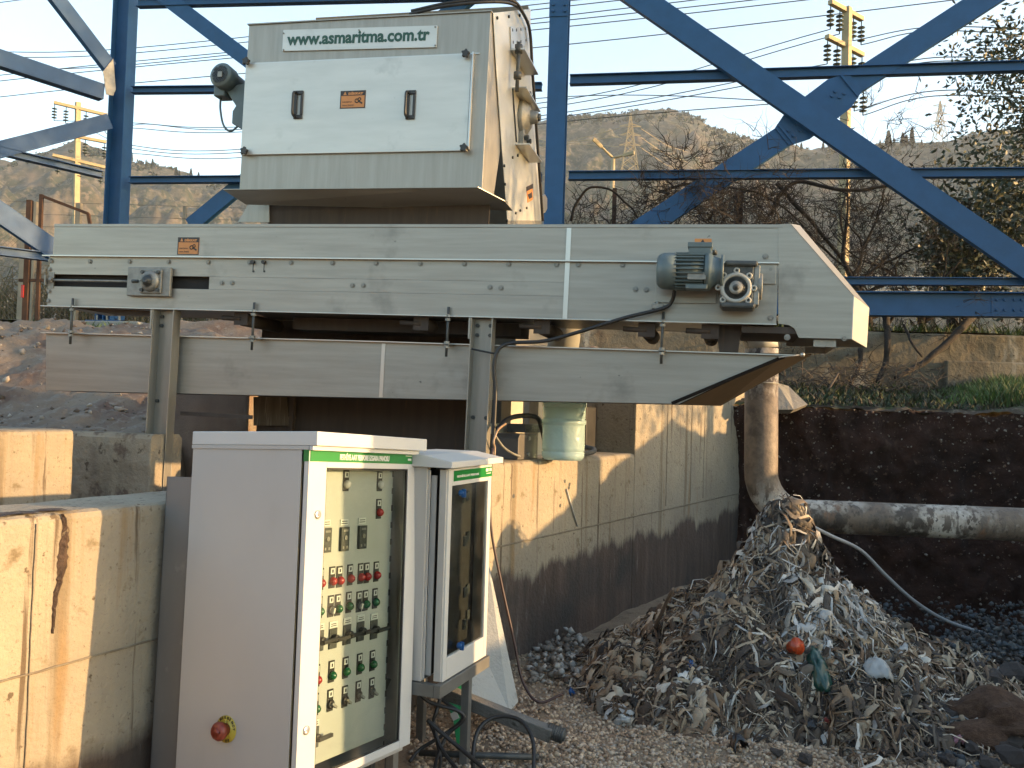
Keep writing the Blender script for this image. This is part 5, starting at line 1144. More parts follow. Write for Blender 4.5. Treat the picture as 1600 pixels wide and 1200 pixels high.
for j in range(N):
    for i in range(N):
        x=HC.x-1.75+3.5*i/(N-1); y=HC.y-1.45+2.9*j/(N-1); mb.v.append((x,y,min(hz(x,y)-.012,9)))
for j in range(N-1):
    for i in range(N-1):
        a=j*N+i; mb.f.append((a,a+1,a+N+1,a+N)); mb.mi.append(2); mb.sm.append(True)
def ribbon(p,d,L_,w_,seg,k,lift,curl,fold=.35):
    vs=[]; pos=Vector(p); d=Vector(d); s0=random.random()*99
    tw=random.uniform(-1,1)
    for i in range(seg+1):
        t=i/seg; n=hnorm(pos.x,pos.y)
        a_=noise.noise(Vector((s0,t*3,0)))*curl
        d=(d-n*d.dot(n)); d=d.normalized() if d.length>1e-5 else Vector((1,0,0))
        d=(Matrix.Rotation(a_,3,n)@d)
        side=n.cross(d); side=(side*math.cos(tw*math.sin(t*4+s0))+n*math.sin(tw*math.sin(t*4+s0)))
        ww=w_*(.35+.65*math.sin(math.pi*min(1,max(0,t*.9+.08))))*(1+.4*noise.noise(Vector((s0,t*7,3))))
        q=Vector((pos.x,pos.y,hz(pos.x,pos.y)))+n*(lift*(.4+.6*abs(math.sin(t*5+s0)))+.004)
        vs+= [q-side*ww, q+n*ww*fold*1.6*(1+.5*math.sin(t*9+s0)), q+side*ww]
        pos=pos+d*(L_/seg)
    fs=[]
    for i in range(seg):
        for j in range(2): fs.append((i*3+j,i*3+j+1,(i+1)*3+j+1,(i+1)*3+j))
    mb.k=k; mb.add(vs,fs,True)
NS=9500
for s in range(NS):
    u=random.random(); r=1.32*u**.62; a_=random.uniform(0,2*math.pi)
    if math.sin(a_)>.35 and random.random()<.7: a_=-a_
    dx=r*math.cos(a_)*(.95 if math.cos(a_)<0 else 1.10); dy=r*math.sin(a_)*.76
    x=HC.x+dx; y=HC.y+dy; n=hnorm(x,y); down=Vector((n.x,n.y,0)); down=down.normalized() if down.length>.02 else Vector((random.uniform(-1,1),random.uniform(-1,1),0))
    steep=min(1,(1-n.z)*3)
    ang=random.gauss(0,.35+1.3*(1-steep)); d=Matrix.Rotation(ang,3,Vector((0,0,1)))@down
    g=(r<.55 and dx>-.12 and random.random()<.6) or random.random()<.08
    cn=noise.noise(Vector((x*3.2,y*3.2,7)))+.5*noise.noise(Vector((x*9,y*9,7)))
    kk=1 if g else 0
    if cn>.05 and random.random()<.75: kk=3
    if kk==1 and r<.6: ang=random.gauss(0,.22); d=Matrix.Rotation(ang,3,Vector((0,0,1)))@down
    big=random.random()
    ribbon((x,y,0),d,(random.uniform(.10,.26) if big>.86 else random.uniform(.12,.46))*(1.3 if steep>.5 else 1),(random.uniform(.014,.030) if big>.86 else random.choice([.0025,.0035,.005,.007,.010]))*(1.1 if g else 1),9 if big<.7 else 12,kk,random.choice([.005,.02,.04,.065]),random.choice([.5,1.0,1.8,2.6]))
RAG3=mat('dark_wet_rags',(.2,.2,.2),None,26,rough=.7,alb=.55,island=[(.10,.07,.045),(.05,.035,.024),(.16,.115,.075),(.07,.05,.036),(.03,.022,.017),(.22,.17,.12)],bump=.3,bscale=60)
heap=build('waste_heap',mb,[RAG,RAG2,mat('heap_core',(.025,.018,.013),(.05,.036,.026),8,rough=1,bump=1,bscale=40),RAG3])
rebase(heap,(HC.x,HC.y,0)); tag(heap,'tall cone of tangled grey and brown wet rags and wipes on the pit floor','waste heap',kind='stuff')
# things lying in the heap
def cloth(name,label,cat,px,py,w_,h_,m_,lift=.03,seed=1,bend=.5):
    p=onheap(px,py,lift); n=hnorm(p.x,p.y); t_=Vector((1,0,0)); t_=(t_-n*t_.dot(n)).normalized(); b_=n.cross(t_)
    mb=MB(); NN=14; vs=[]
    for j in range(NN):
        for i in range(NN):
            u=i/(NN-1)*2-1; v=j/(NN-1)*2-1
            rr=1+.25*noise.noise(Vector((math.atan2(v,u)*1.2,seed,0)))
            k=rr/max(1,math.hypot(u,v)**.6)
            q=p+t_*(u*w_/2*k)+b_*(v*h_/2*k)
            q+=n*(.022*noise.noise(Vector((u*2.2,v*2.2,seed)))+.014*noise.noise(Vector((u*6,v*4,seed+5)))+bend*.05*(1-u*u-v*v*.6))
            vs.append(q)
    fs=[(j*NN+i,j*NN+i+1,(j+1)*NN+i+1,(j+1)*NN+i) for j in range(NN-1) for i in range(NN-1)]
    mb.add(vs,fs,True); o=build(name,mb,m_); s=o.modifiers.new('thickness','SOLIDIFY'); s.thickness=.002; rebase(o,p); tag(o,label,cat); return o
PW=mat('white_plastic_film',(.55,.56,.54),(.45,.46,.44),6,rough=.35,spots=((10,.62,.7,(.25,.23,.2),(1,1,1)),))
PG=mat('dark_green_bag',(.008,.05,.04),(.012,.075,.06),6,rough=.3)
PK=mat('black_bag_film',(.012,.012,.014),(.02,.02,.022),6,rough=.3)
cloth('plastic_bag','dark green plastic bag hanging down the front of the rag heap','plastic bag',1278,1050,.11,.26,PG,.10,2,1.2)
cloth('plastic_bag','largest white crumpled plastic bag on the right flank of the heap','plastic bag',1372,1050,.14,.18,PW,.08,3,1.3)
cloth('plastic_bag','small white plastic scrap at the lower right foot of the heap','plastic bag',1400,1118,.10,.07,PW,.03,5,.8)
cloth('plastic_bag','wide grey plastic sheet spread over stones at the right foot of the heap','plastic sheet',1497,1123,.20,.08,mat('grey_film',(.24,.26,.26),(.18,.2,.2),6,rough=.4),.03,6,.4)
cloth('rag','cream cloth draped over the very top of the rag heap','rag',1240,800,.20,.12,mat('cream_cloth',(.46,.40,.30),(.36,.31,.23),8,rough=.9),.02,8,.9)
cloth('rag','pink and grey scrap of cloth right above the orange cup','rag',1195,1000,.06,.10,mat('pinkish_cloth',(.42,.36,.38),None,6,rough=.8),.04,9,.5)
cloth('plastic_bag','white ragged strip of film left of the heap middle','plastic strip',1088,1062,.11,.03,PW,.04,12,.5)
cloth('plastic_bag','black plastic bag lump at the front foot of the heap','plastic bag',1265,1138,.13,.09,PK,.04,14,1.2)
cloth('plastic_bag','black lump of torn film on the gravel before the heap','plastic bag',1155,1165,.09,.09,PK,.03,15,1.0)
cloth('plastic_bag','blue torn wrapper in the left flank of the heap','wrapper',1080,1040,.05,.05,BLK2,.05,16,.5)
cloth('plastic_bag','tiny blue wrapper on the gravel left of the heap','wrapper',894,1083,.035,.03,BLK2,.02,17,.5)
cloth('plastic_bag','red bottle scrap at the front foot of the heap beside the black bag','wrapper',1292,1131,.06,.035,mat('dull_red_plastic',(.34,.06,.05),None,rough=.4),.035,18,1)
cloth('plastic_bag','white crumpled film at the lower left foot of the heap','plastic strip',972,1127,.10,.04,PW,.03,19,.6)
cloth('plastic_bag','pink scrap of film among the stones right of the heap','wrapper',1497,1158,.06,.03,mat('pink_plastic',(.45,.22,.28),None,rough=.4),.03,20,.6)
p=onheap(1236,1012,.09); mb=MB(); ax=Vector((.3,-.75,.35)).normalized(); mb.lathe(p,ax,[(0,.001),(0,.030),(.05,.040),(.055,.044),(.058,.040),(.02,.028),(.02,.001)],20); o=build('plastic_cup',mb,mat('orange_red_plastic',(.62,.09,.02),(.5,.07,.02),5,rough=.3)); rebase(o,p); tag(o,'orange red plastic cup stuck in the front of the rag heap','plastic cup')
mb=MB(); a=at(1052,920,4.95); b=onheap(1012,1005,.0); c=onheap(975,1060,.02); mb.tube(wander(a,b,8,.02,3)+wander(b,c,8,.02,9)[1:],[.010+.004*noise.noise(Vector((i,0,0))) for i in range(17)],7); o=build('stick',mb,mat('bare_wood',(.17,.12,.08),(.12,.085,.06),9,(1,1,1),rough=.9)); rebase(o,c); tag(o,'crooked stick poking up from the left flank of the heap','stick')
# pale hose from the heap top across the pit
pts=[at(1268,822,5.35),at(1300,838,5.6),at(1345,860,5.9),at(1385,900,6.1),at(1430,940,6.3),at(1480,970,6.5),at(1540,990,6.6),at(1600,1003,6.6),at(1680,1015,6.5)]
mb=MB(); mb.tube(spline(pts,8),.012,8); o=build('hose',mb,mat('pale_grey_hose',(.42,.44,.46),None,rough=.4)); rebase(o,pts[0]); tag(o,'thin pale hose sagging from the heap top across the pit to the right','hose')
# ================================================================== STONES
def stonemesh(seed,sub=1,rough=.35):
    import bmesh
    bm=bmesh.new(); bmesh.ops.create_icosphere(bm,subdivisions=sub,radius=1)
    for v in bm.verts:
        k=1+rough*noise.noise(v.co*1.1+Vector((seed*3.1,seed,0)))*1.4
        v.co*=k; v.co=Vector((v.co.x,v.co.y*.8,v.co.z*.62))
    V=np.array([v.co[:] for v in bm.verts]); Fc=np.array([[v.index for v in f.verts] for f in bm.faces]); bm.free(); return V,Fc
def scatter(name,pts,sizes,m_,label,cat,nv=6,sub=1,flat=False):
    base=[stonemesh(k,sub,.75) for k in range(nv)]; VV=[];FF=[];o=0
    for p,s in zip(pts,sizes):
        V,Fc=base[rng.integers(nv)]; a_=rng.uniform(0,6.28,3); 
        Rm=np.array(Matrix.Rotation(a_[0],3,'Z')@Matrix.Rotation(a_[1]*(.15 if flat else 1),3,'X')); VV.append((V@Rm.T)*s+np.array(p)); FF.append(Fc+o); o+=len(V)
    V=np.concatenate(VV); Fc=np.concatenate(FF)
    me=bpy.data.meshes.new(name); me.vertices.add(len(V)); me.vertices.foreach_set('co',V.ravel().astype(np.float32)); me.loops.add(Fc.size); me.loops.foreach_set('vertex_index',Fc.ravel().astype(np.int32))
    me.polygons.add(len(Fc)); me.polygons.foreach_set('loop_start',np.arange(0,Fc.size,3,dtype=np.int32)); me.polygons.foreach_set('loop_total',np.full(len(Fc),3,dtype=np.int32)); me.update(calc_edges=True); me.materials.append(m_)
    ob=bpy.data.objects.new(name,me); COL.objects.link(ob); tag(ob,label,cat,kind='stuff'); return ob
GRV=mat('tan_gravel',(.3,.2,.1),None,14,rough=.9,alb=1.0,island=[(.40,.29,.19),(.32,.225,.145),(.50,.39,.27),(.26,.18,.115),(.37,.285,.195),(.18,.13,.09),(.46,.37,.28),(.30,.255,.205)])
pts=[];sz=[]
while len(pts)<15000:
    py=random.uniform(1000,1230); px=random.uniform(640,1640); d=raydir(px,py); Y=-EYE/(d.z/d.y); x=CP.x+d.x/d.y*Y
    if Y>6.2 or Y<3.2: continue
    h=ground(x,Y)
    if h>.12: continue
    s=random.choice([.006,.008,.010,.012,.015]); pts.append((x,Y,h+s*.2)); sz.append(s)
scatter('gravel',pts,sz,GRV,'tan pea gravel covering the pit floor in front of the wall','gravel',6,1)
GRY=mat('blue_grey_stone',(.1,.1,.1),None,7,rough=.8,bump=.6,bscale=30,island=[(.075,.095,.11),(.11,.13,.145),(.05,.062,.072),(.14,.15,.15),(.09,.10,.105),(.17,.165,.15),(.065,.055,.05)])
pts=[];sz=[]
while len(pts)<2600:
    x=random.uniform(2.0,5.2); y=random.uniform(4.05,8.6)
    px=800+1400*x/y
    if px>1750: continue
    dens=min(1,max(.0,(px-1330)/160)) * (1 if y>4.5 else .55)
    if y>6.4: dens*=.35
    if random.random()>dens: continue
    mound=.16*math.exp(-((y-6.1)/.7)**2)*min(1,max(0,(px-1430)/120))
    s=random.choice([.012,.015,.02,.03,.02]); pts.append((x,y,ground(x,y)+mound*random.uniform(.2,1)+s*.3)); sz.append(s)
scatter('rubble',pts,sz,GRY,'small blue grey crushed stones right of the heap','rubble',8,1)
# rubble pile base
def rp(u,v):
    x=2.6+3.2*u; y=5.3+1.9*v; return (x,y,gz_(x,y)-trench(x,y)*math.exp(-((y-6.1)/.9)**2)+.26*math.exp(-((v-.5)/.22)**2)*min(1,max(0,u*2.4-.25))+.05*fbm(x*5,y*5)-.06)
gridmesh('ground_mound',60,40,rp,mat('mound_soil',(.06,.06,.058),(.035,.03,.028),6,rough=1,bump=1,bscale=40))
big=[(1440,1090,.10),(1585,938+100,.0)]
SB=[]
for k in range(6):
    V,Fc=stonemesh(k+20,2,.5); me=bpy.data.meshes.new('rock'); me.from_pydata([tuple(v) for v in V],[],[tuple(int(i) for i in f) for f in Fc]); me.materials.append(GRY); me.update(); SB.append(me)
spec=[(1551,1072,.085),(1588,1060,.10),(1456,1156,.07),(1480,1122,.065),(1440,1112,.05),(1395,1150,.05),(1530,1050,.06),(1565,1035,.07),(1505,1140,.055),(1425,1135,.045),(1570,1165,.08),(1595,1100,.07),(1350,1128,.04),(1340,1165,.035),(1520,1175,.05),(1480,1190,.045),(1590,1190,.08),(1545,1198,.05),(1610,1140,.08),(1440,1185,.035),(1380,1180,.03),(1550,1112,.05),(1500,1065,.045),(1470,1085,.04),(1590,1010,.06),(1540,1012,.045),(1610,1035,.07),(1260,1190,.04),(1215,1178,.03)]
for i,(px,py,s) in enumerate(spec):
    p=onheap(px,py,.02); o=bpy.data.objects.new('rock',SB[i%6]); COL.objects.link(o); o.location=p+Vector((0,0,s*.25)); o.scale=(s,s,s); o.rotation_euler=(random.uniform(-.4,.4),random.uniform(-.4,.4),random.uniform(0,6))
    tag(o,'angular blue grey stone among the rubble right of the rag heap','rock','angular stones at the foot of the heap')
# brown clod
V,Fc=stonemesh(44,4,.8); V=np.array([v*(1+.10*noise.noise(Vector(v)*4)+.07*noise.noise(Vector(v)*10)) for v in V]); me=bpy.data.meshes.new('clod'); me.from_pydata([tuple(v) for v in V],[],[tuple(int(i) for i in f) for f in Fc]); me.materials.append(mat('brown_clod_soil',(.10,.05,.03),(.17,.10,.06),7,rough=1,bump=1,bscale=30)); me.update()
o=bpy.data.objects.new('soil_clod',me); COL.objects.link(o); o.location=onheap(1560,1135,.04); o.scale=(.20,.13,.15); tag(o,'big reddish brown clod of soil lying on the stones at lower right','soil clod')
pts=[];sz=[]
for i in range(2600):
    u=random.uniform(0,.60); v=1-random.random()**1.6*.75; p=bank(u,v); s=random.choice([.006,.008,.012,.018]); pts.append(p); sz.append(s)
scatter('pebbles',pts,sz,mat('bank_pebble',(.3,.3,.3),None,9,rough=.9,island=[(.30,.24,.19),(.16,.10,.07),(.42,.37,.31),(.10,.06,.04),(.22,.15,.11)]),'pale pebbles embedded in the cut soil bank','pebbles',6,1)
# bricks by the heap/wall foot
pts=[];sz=[]
for i in range(260):
    px=random.uniform(840,930); Y=random.uniform(5.2,6.2); x=(px-800)/1400*Y; s=random.choice([.015,.02,.03]); pts.append((x,Y,ground(x,Y)+s*.3+.10*math.exp(-((px-885)/30)**2)*random.random())); sz.append(s)
scatter('rubble',pts,sz,mat('pale_rubble_stone',(.3,.3,.3),None,9,rough=.9,island=[(.48,.45,.39),(.32,.28,.23),(.20,.17,.14),(.58,.55,.49)]),'pale broken stones piled at the foot of the tank wall','rubble',6,1)
# stones over the left rubble slope and shelf, pebbles in the bank
pts=[];sz=[]
for i in range(900):
    x=random.uniform(-8,-2.2); y=random.uniform(7.9,12.1); 
    e=interp([(6.2,1.12),(7.75,1.16),(8.2,1.20),(9.2,1.50),(10.3,1.98),(11.2,2.36),(12.15,2.48)],y)+.30*max(0,math.sin((x+9)*.5))*math.exp(-((y-10.4)/.8)**2)+.11*fbm(x*1.2,y*1.2)+.04*fbm(x*5,y*5)+.02*fbm(x*16,y*16)
    s=random.choice([.01,.015,.02,.03]) if random.random()<.9 else random.uniform(.03,.06); pts.append((x,y,e+s*.15)); sz.append(s)
scatter('stones',pts,sz,mat('slope_stone',(.3,.3,.3),None,5,rough=.95,island=[(.33,.28,.22),(.42,.36,.29),(.22,.17,.13),(.17,.12,.09),(.52,.46,.38)]),'loose stones scattered over the rubble slope','stones',6,1)
# ================================================================== GRASS AND BRUSH
def blades(name,spots,m_,label,cat,w_=.006):
    V=[];Fc=[]
    for (x,y,z,h,lean) in spots:
        a_=random.uniform(0,6.28); dx=math.cos(a_)*w_; dy=math.sin(a_)*w_; b_=random.uniform(0,6.28); lx=math.cos(b_)*lean*h; ly=math.sin(b_)*lean*h; o=len(V)
        V+=[(x-dx,y-dy,z),(x+dx,y+dy,z),(x+lx*.4-dx*.7,y+ly*.4-dy*.7,z+h*.6),(x+lx*.4+dx*.7,y+ly*.4+dy*.7,z+h*.6),(x+lx,y+ly,z+h)]
        Fc+=[(o,o+1,o+3,o+2),(o+2,o+3,o+4)]
    me=bpy.data.meshes.new(name); me.from_pydata(V,[],Fc); me.materials.append(m_); me.update(); ob=bpy.data.objects.new(name,me); COL.objects.link(ob); tag(ob,label,cat,kind='stuff'); return ob
GRS=mat('fresh_grass',(.1,.1,.1),None,9,rough=.6,island=[(.06,.13,.018),(.09,.17,.025),(.04,.085,.015),(.12,.19,.04),(.10,.11,.03)])
WEED=mat('low_weeds',(.1,.1,.1),None,9,rough=.7,island=[(.03,.06,.014),(.05,.08,.02),(.022,.04,.010),(.07,.065,.03),(.05,.035,.02)])
DRY=mat('dry_brush',(.1,.1,.1),None,9,rough=.9,island=[(.34,.24,.12),(.26,.18,.09),(.42,.31,.17),(.18,.13,.07),(.16,.16,.06)])
sp=[]
for i in range(5200):
    px=random.gauss(1590,60); 
    if px<1440: continue
    Y=random.uniform(9.6,11.2); x=(px-800)/1400*Y; k=min(1,(px-1440)/120); sp.append((x,Y,1.70+(Y-9.1)*.14,random.uniform(.08,.28)*k,.5))
blades('grass',sp,GRS,'fresh green grass clump on the bank at the right edge','grass',.008)
sp=[]
for i in range(5200):
    px=random.uniform(1215,1620); Y=random.uniform(9.35,11.2); x=(px-800)/1400*Y; sp.append((x,Y,1.69+(Y-9.1)*.14,random.uniform(.02,.10)*(.4+abs(fbm(x*3,Y*3))*1.6),.8))
blades('weeds',sp,WEED,'low weeds along the top of the soil bank','weeds',.012)
sp=[]
for i in range(9000):
    x=random.uniform(-1,9); Y=random.uniform(11.65,13.2); sp.append((x,Y,2.70,random.uniform(.05,.25),.6))
for i in range(4000):
    x=random.uniform(-9,-1); Y=random.uniform(12.2,14.5); sp.append((x,Y,2.54,random.uniform(.03,.13),.6))
blades('grass',sp,GRS,'green grass strip along the foot of the blue frame','grass',.010)
# dry arching brush behind the fence at the left
mb=MB(); 
for i in range(1500):
    x=random.uniform(-12,-3.0); Y=random.uniform(14.6,16.5); h=random.uniform(.4,1.25); d=random.uniform(-1,1)*.9
    mb.tube([(x,Y,2.6),(x+d*.15,Y,2.6+h*.6),(x+d*.6,Y-.1,2.6+h*.95),(x+d*1.1,Y-.15,2.6+h*random.uniform(.6,1.0))],[.010,.009,.007,.003],3,cap=False)
o=build('dry_brush',mb,DRY); tag(o,'sunlit tangle of dry straw coloured stems behind the left fence','dry brush',kind='stuff')
# ================================================================== TREES
BARK=mat('dark_bark',(.030,.022,.016),(.018,.013,.010),6,rough=.95,bump=.6,bscale=30)
BARKP=mat('grey_bark',(.10,.08,.06),(.06,.045,.035),6,rough=.95,bump=.6,bscale=30)
def grow(mb,p,d,L_,r,depth,tips,spread=.7,grav=0.0,seg=5,wob=.35):
    pts=[Vector(p)]; rs=[r]; d=Vector(d).normalized()
    for i in range(seg):
        d=(d+Vector((random.gauss(0,wob),random.gauss(0,wob*.6),random.gauss(0,wob)+grav))*.5).normalized(); pts.append(pts[-1]+d*L_/seg); rs.append(r*(1-.55*(i+1)/seg))
    mb.tube(pts,rs,6 if r>.02 else (4 if r>.006 else 3),cap=False)
    if depth==0: tips.append((pts[-1],d)); tips.append((pts[len(pts)//2],d)); return
    nb=random.choice([2,3,3]) if depth>1 else random.choice([2,3,4])
    for k in range(nb):
        t=random.randint(max(1,seg//2),seg); q=pts[t]; dd=(d+Vector((random.gauss(0,spread),random.gauss(0,spread*.5),random.gauss(0,spread)))).normalized()
        grow(mb,q,dd,L_*random.uniform(.6,.85),rs[t]*random.uniform(.55,.8),depth-1,tips,spread,grav,seg,wob)
def baretree(px,Y,z,limbs,label,depth=4,r=.05):
    base=at(px,500,Y); base.z=z; t_=thing('bare_tree',label,'tree',WORLD,base); mb=MB(); tips=[]
    mb.tube([base,base+Vector((.02,0,.18)),base+Vector((0,0,.4))],[r*1.3,r*1.1,r],8,cap=False)
    for (dx,dz,L_) in limbs: grow(mb,base+Vector((0,0,.3)),(dx,random.uniform(-.1,.15),dz),L_,r*.8,depth,tips,.75,-.02)
    tr_=build('trunk',mb,BARK,t_); mb=MB()
    for q,d in tips:
        for k in range(2): grow(mb,q,d+Vector((random.gauss(0,.8),0,random.gauss(0,.8))),random.uniform(.15,.35),.006,1,[],.9,0,3,.5)
    build('twigs',mb,BARK,t_); return t_
random.seed(21)
baretree(985,12.4,2.7,[(-.8,.7,1.1),(.9,.5,1.3),(.2,1,1.0)],'bare tangled tree left of the right power pole, behind the conveyor motor',4)
baretree(1130,12.6,2.7,[(-1,.6,1.2),(.8,.8,1.2),(1,.3,1.3)],'bare tangled tree below the crossing of the blue braces',4)
baretree(1355,12.3,2.7,[(-1,1.1,1.6),(-.7,1.3,1.5),(1,.5,1.3)],'bare tree leaning left over the conveyor head chute',4,.06)
baretree(1440,12.8,2.7,[(-.4,1,1.2),(.9,.7,1.2)],'bare tree behind the fence above the big blue base beam',3)
baretree(1060,12.2,2.7,[(-1,.5,1.1),(1,.6,1.1),(.1,1,1.0)],'bare tangled tree standing close behind the top right of the conveyor cover',4,.04)
baretree(1290,12.5,2.7,[(-1,.8,1.2),(1,.8,1.2),(.3,1,1.2)],'bare tangled tree behind the sloping head of the conveyor',4,.04)
baretree(1235,13.0,2.7,[(-1,.7,1.3),(1,.9,1.3)],'bare tree directly behind the right power pole foot',4)
# trunks and roots hanging over the retaining wall
def vine(label,pts,r,group=None):
    P_=spline([at(*p) for p in pts],6); n_=len(P_); mb=MB(); mb.tube([p+Vector((.02*noise.noise(p*4),0,.02*noise.noise(p*4+Vector((5,0,0))))) for p in P_],[r*(1-.4*i/n_) for i in range(n_)],8); o=build('hanging_trunk',mb,BARK); rebase(o,P_[0]); tag(o,label,'tree trunk',group)
vine('slender dark trunk growing down the retaining wall below the grass',[(1384,488,11.9),(1387,530,11.2),(1384,565,11.15),(1372,598,11.0)],.045)
vine('short dark trunk at the foot of the retaining wall by the outlet lip',[(1345,545,11.25),(1342,570,11.15),(1328,602,10.9)],.035)
vine('long diagonal trunk leaning down the wall from right to left',[(1528,486,12.0),(1500,515,11.3),(1465,548,11.1),(1435,572,11.05),(1400,590,10.9)],.05)
vine('thin pale branch slanting over the wall face',[(1412,508,11.4),(1425,535,11.1),(1440,558,11.05)],.02)
for k_,P__ in enumerate([[(892,345),(905,310),(925,292),(955,298),(985,325),(1003,350)],[(1030,300),(1075,288),(1130,292),(1180,300),(1225,325),(1262,362)],[(1205,335),(1222,300),(1250,284),(1290,293),(1335,298),(1385,290),(1430,285)],[(1213,285),(1248,325),(1290,372),(1330,425),(1352,462)],[(1262,362),(1300,400),(1335,432),(1368,468)],[(1330,440),(1372,418),(1420,392),(1462,372)],[(1555,372),(1532,410),(1515,440),(1512,462)],[(1105,345),(1130,318),(1160,300),(1195,288)]]):
    vine('thick dark arching limb of the bare trees, one of several behind the blue frame',[(x_,y_,12.25+.1*k_) for x_,y_ in P__],.034 if k_ in(3,2) else .020,'arching limbs of the bare trees')
mb=MB()
for i in range(260):
    px=random.uniform(1225,1470); py=random.uniform(575,625); Y=random.uniform(10.4,11.1); p=at(px,py,Y); q=p+Vector((random.uniform(-.35,.35),random.uniform(-.1,.1),random.uniform(-.05,.16))); mb.tube([p,(p+q)/2+Vector((0,0,random.uniform(0,.08))),q],[.007,.006,.002],3,cap=False)
o=build('dead_branches',mb,BARKP); tag(o,'tangle of dead branches at the foot of the retaining wall','brushwood',kind='stuff')
for (a,b,lab) in (((1283,628,10.2),(1310,583,10.4),'straight dry stick leaning at the wall foot'),):
    mb=MB(); mb.tube([at(*a),at(*b)],.012,6); o=build('stick',mb,BARKP); rebase(o,at(*a)); tag(o,lab,'stick')
# leafy tree at the right edge
def leafmesh(name,tips,n,m_,parent,lw_=.014,ll=.075,spr=.22):
    V=[];Fc=[]
    for i in range(n):
        q,d=random.choice(tips); q=q+Vector((random.gauss(0,spr),random.gauss(0,spr),random.gauss(0,spr)))
        a_=Vector((random.gauss(0,1),random.gauss(0,1),random.gauss(0,.8))).normalized(); b_=a_.orthogonal().normalized(); b_=Matrix.Rotation(random.uniform(0,6.28),3,a_)@b_; l=ll*random.uniform(.6,1.2); o=len(V)
        V+=[q,q+a_*l*.45+b_*lw_,q+a_*l,q+a_*l*.45-b_*lw_]; Fc.append((o,o+1,o+2,o+3))
    mb=MB(); mb.add(V,Fc); return build(name,mb,m_,parent)
LEAF=mat('olive_leaves',(.1,.1,.1),None,9,rough=.55,island=[(.04,.06,.025),(.06,.08,.035),(.028,.042,.018),(.085,.10,.05),(.05,.065,.03),(.10,.09,.045)])
random.seed(8)
def leafy(px,Y,z,label,limbs,n,r=.09,depth=3,th=.9):
    base=at(px,500,Y); base.z=z; t_=thing('leafy_tree',label,'tree',WORLD,base); mb=MB(); tips=[]
    mb.tube([base,base+Vector((0,0,th))],[r,r*.8],8,cap=False)
    for (dx,dz,L_) in limbs: grow(mb,base+Vector((0,0,th-.1)),(dx,random.uniform(-.2,.2),dz),L_,r*.6,depth,tips,.6,.05)
    build('trunk',mb,BARK,t_); leafmesh('crown',tips,n,LEAF,t_,.022,.11,.26); return t_
leafy(1690,13.0,2.7,'leafy olive tree filling the upper right corner behind the brace',[(-.45,1.5,1.5),(-.15,1.9,1.7),(.3,1.2,1.3),(-.8,.9,1.0),(.6,1,1.2)],17000,.10,4)
leafy(1490,13.4,2.7,'lower leafy tree between the right fence posts',[(-.5,.7,.6),(.4,.8,.6),(.9,.5,.8)],3600,.07,3)
leafy(800+1400*10.6/5.0,5.0,.9,'leafy tree on the bank out to the right of the pit, nearer one',[(-.5,1.6,1.5),(.1,2,1.6),(.5,1.4,1.4)],17000,.12,3,2.8)
leafy(800+1400*11.5/9.4,9.4,2.0,'leafy tree on the bank out to the right of the pit, farther one',[(-.5,1.8,1.9),(.1,2.2,2.0),(.5,1.5,1.8)],11000,.14,3,3.6)
leafy(800+1400*11.6/7.4,7.4,2.0,'unseen leafy tree added on the right bank to shade the left slope',[(-.5,1.4,1.5),(.1,1.6,1.6),(.5,1.2,1.4)],9000,.12,3,1.6)  # out of view, put in to keep the sun off the rubble slope
# ================================================================== FENCES
RUST=mat('rusty_dark_steel',(.055,.028,.018),(.09,.045,.025),9,rough=.9)
WIRE=mat('galvanised_wire',(.22,.22,.20),None,rough=.6,metal=.3)
CPOST=mat('concrete_post',(.42,.37,.28),(.33,.29,.22),6,rough=.9)
def chain(mb,a,b,z0,z1,pitch=.085,r=.0022):
    a=Vector(a); b=Vector(b); L_=(b-a).length; d=(b-a)/L_; H_=z1-z0; n=int((L_+H_)/pitch)
    for s in (1,-1):
        for i in range(n):
            u0=i*pitch-(H_ if s==1 else 0); u1=u0+H_*1; za,zb_=(z0,z1) if s==1 else (z1,z0)
            if s==-1: u1=u0+H_; 
            t0=max(0,-u0/H_); t1=min(1,(L_-u0)/H_)
            if t1<=t0: continue
            p=a+d*(u0+H_*t0); q=a+d*(u0+H_*t1); p.z=za+(zb_-za)*t0; q.z=za+(zb_-za)*t1; mb.tube([p,q],r,3,cap=False)
fr_=thing('chain_link_fence','chain link fence on thin posts behind the trees at the right','fence',WORLD,(2,13.6,2.7))
mb=MB(); chain(mb,(.5,13.6,0),(9.5,13.2,0),2.75,4.9); build('wire_mesh',mb,WIRE,fr_)
for px in (955,1457,1487,1507,1150):
    q=at(px,500,13.5); mb=MB(); w_=.03 if px in(955,1457) else .055; mb.box((q.x-w_,q.y-w_,2.5),(q.x+w_,q.y+w_,5.0)); build('post',mb,CPOST if px in (1457,) else RUST,fr_)
fl_=thing('chain_link_fence','chain link fence with pale concrete posts at the left edge','fence',WORLD,(-8,14.5,2.6))
mb=MB(); chain(mb,(-11.5,14.5,0),(-4.3,14.5,0),2.6,4.2,.085,.0025)
for z in (4.35,4.55,4.75): mb.tube([(-12,14.5,z),(4,14.4,z-.02)],.004,3,cap=False)
build('wire_mesh',mb,WIRE,fl_)
for px in (34,49,118,284):
    q=at(px,450,14.5); mb=MB(); w_=.045 if px<200 else .03; mb.box((q.x-w_,q.y-w_,2.4),(q.x+w_,q.y+w_,4.75 if px!=34 else 4.3)); build('post',mb,CPOST,fl_,bevel=.008)
gt=thing('gate_frame','rusty angle iron gate frame standing open at the left edge','gate',WORLD,at(42,512,12.6))
def gbar(pa,pb,r): mb=MB(); mb.bar(at(*pa),at(*pb),r,r); return build('frame_bar',mb,RUST,gt)
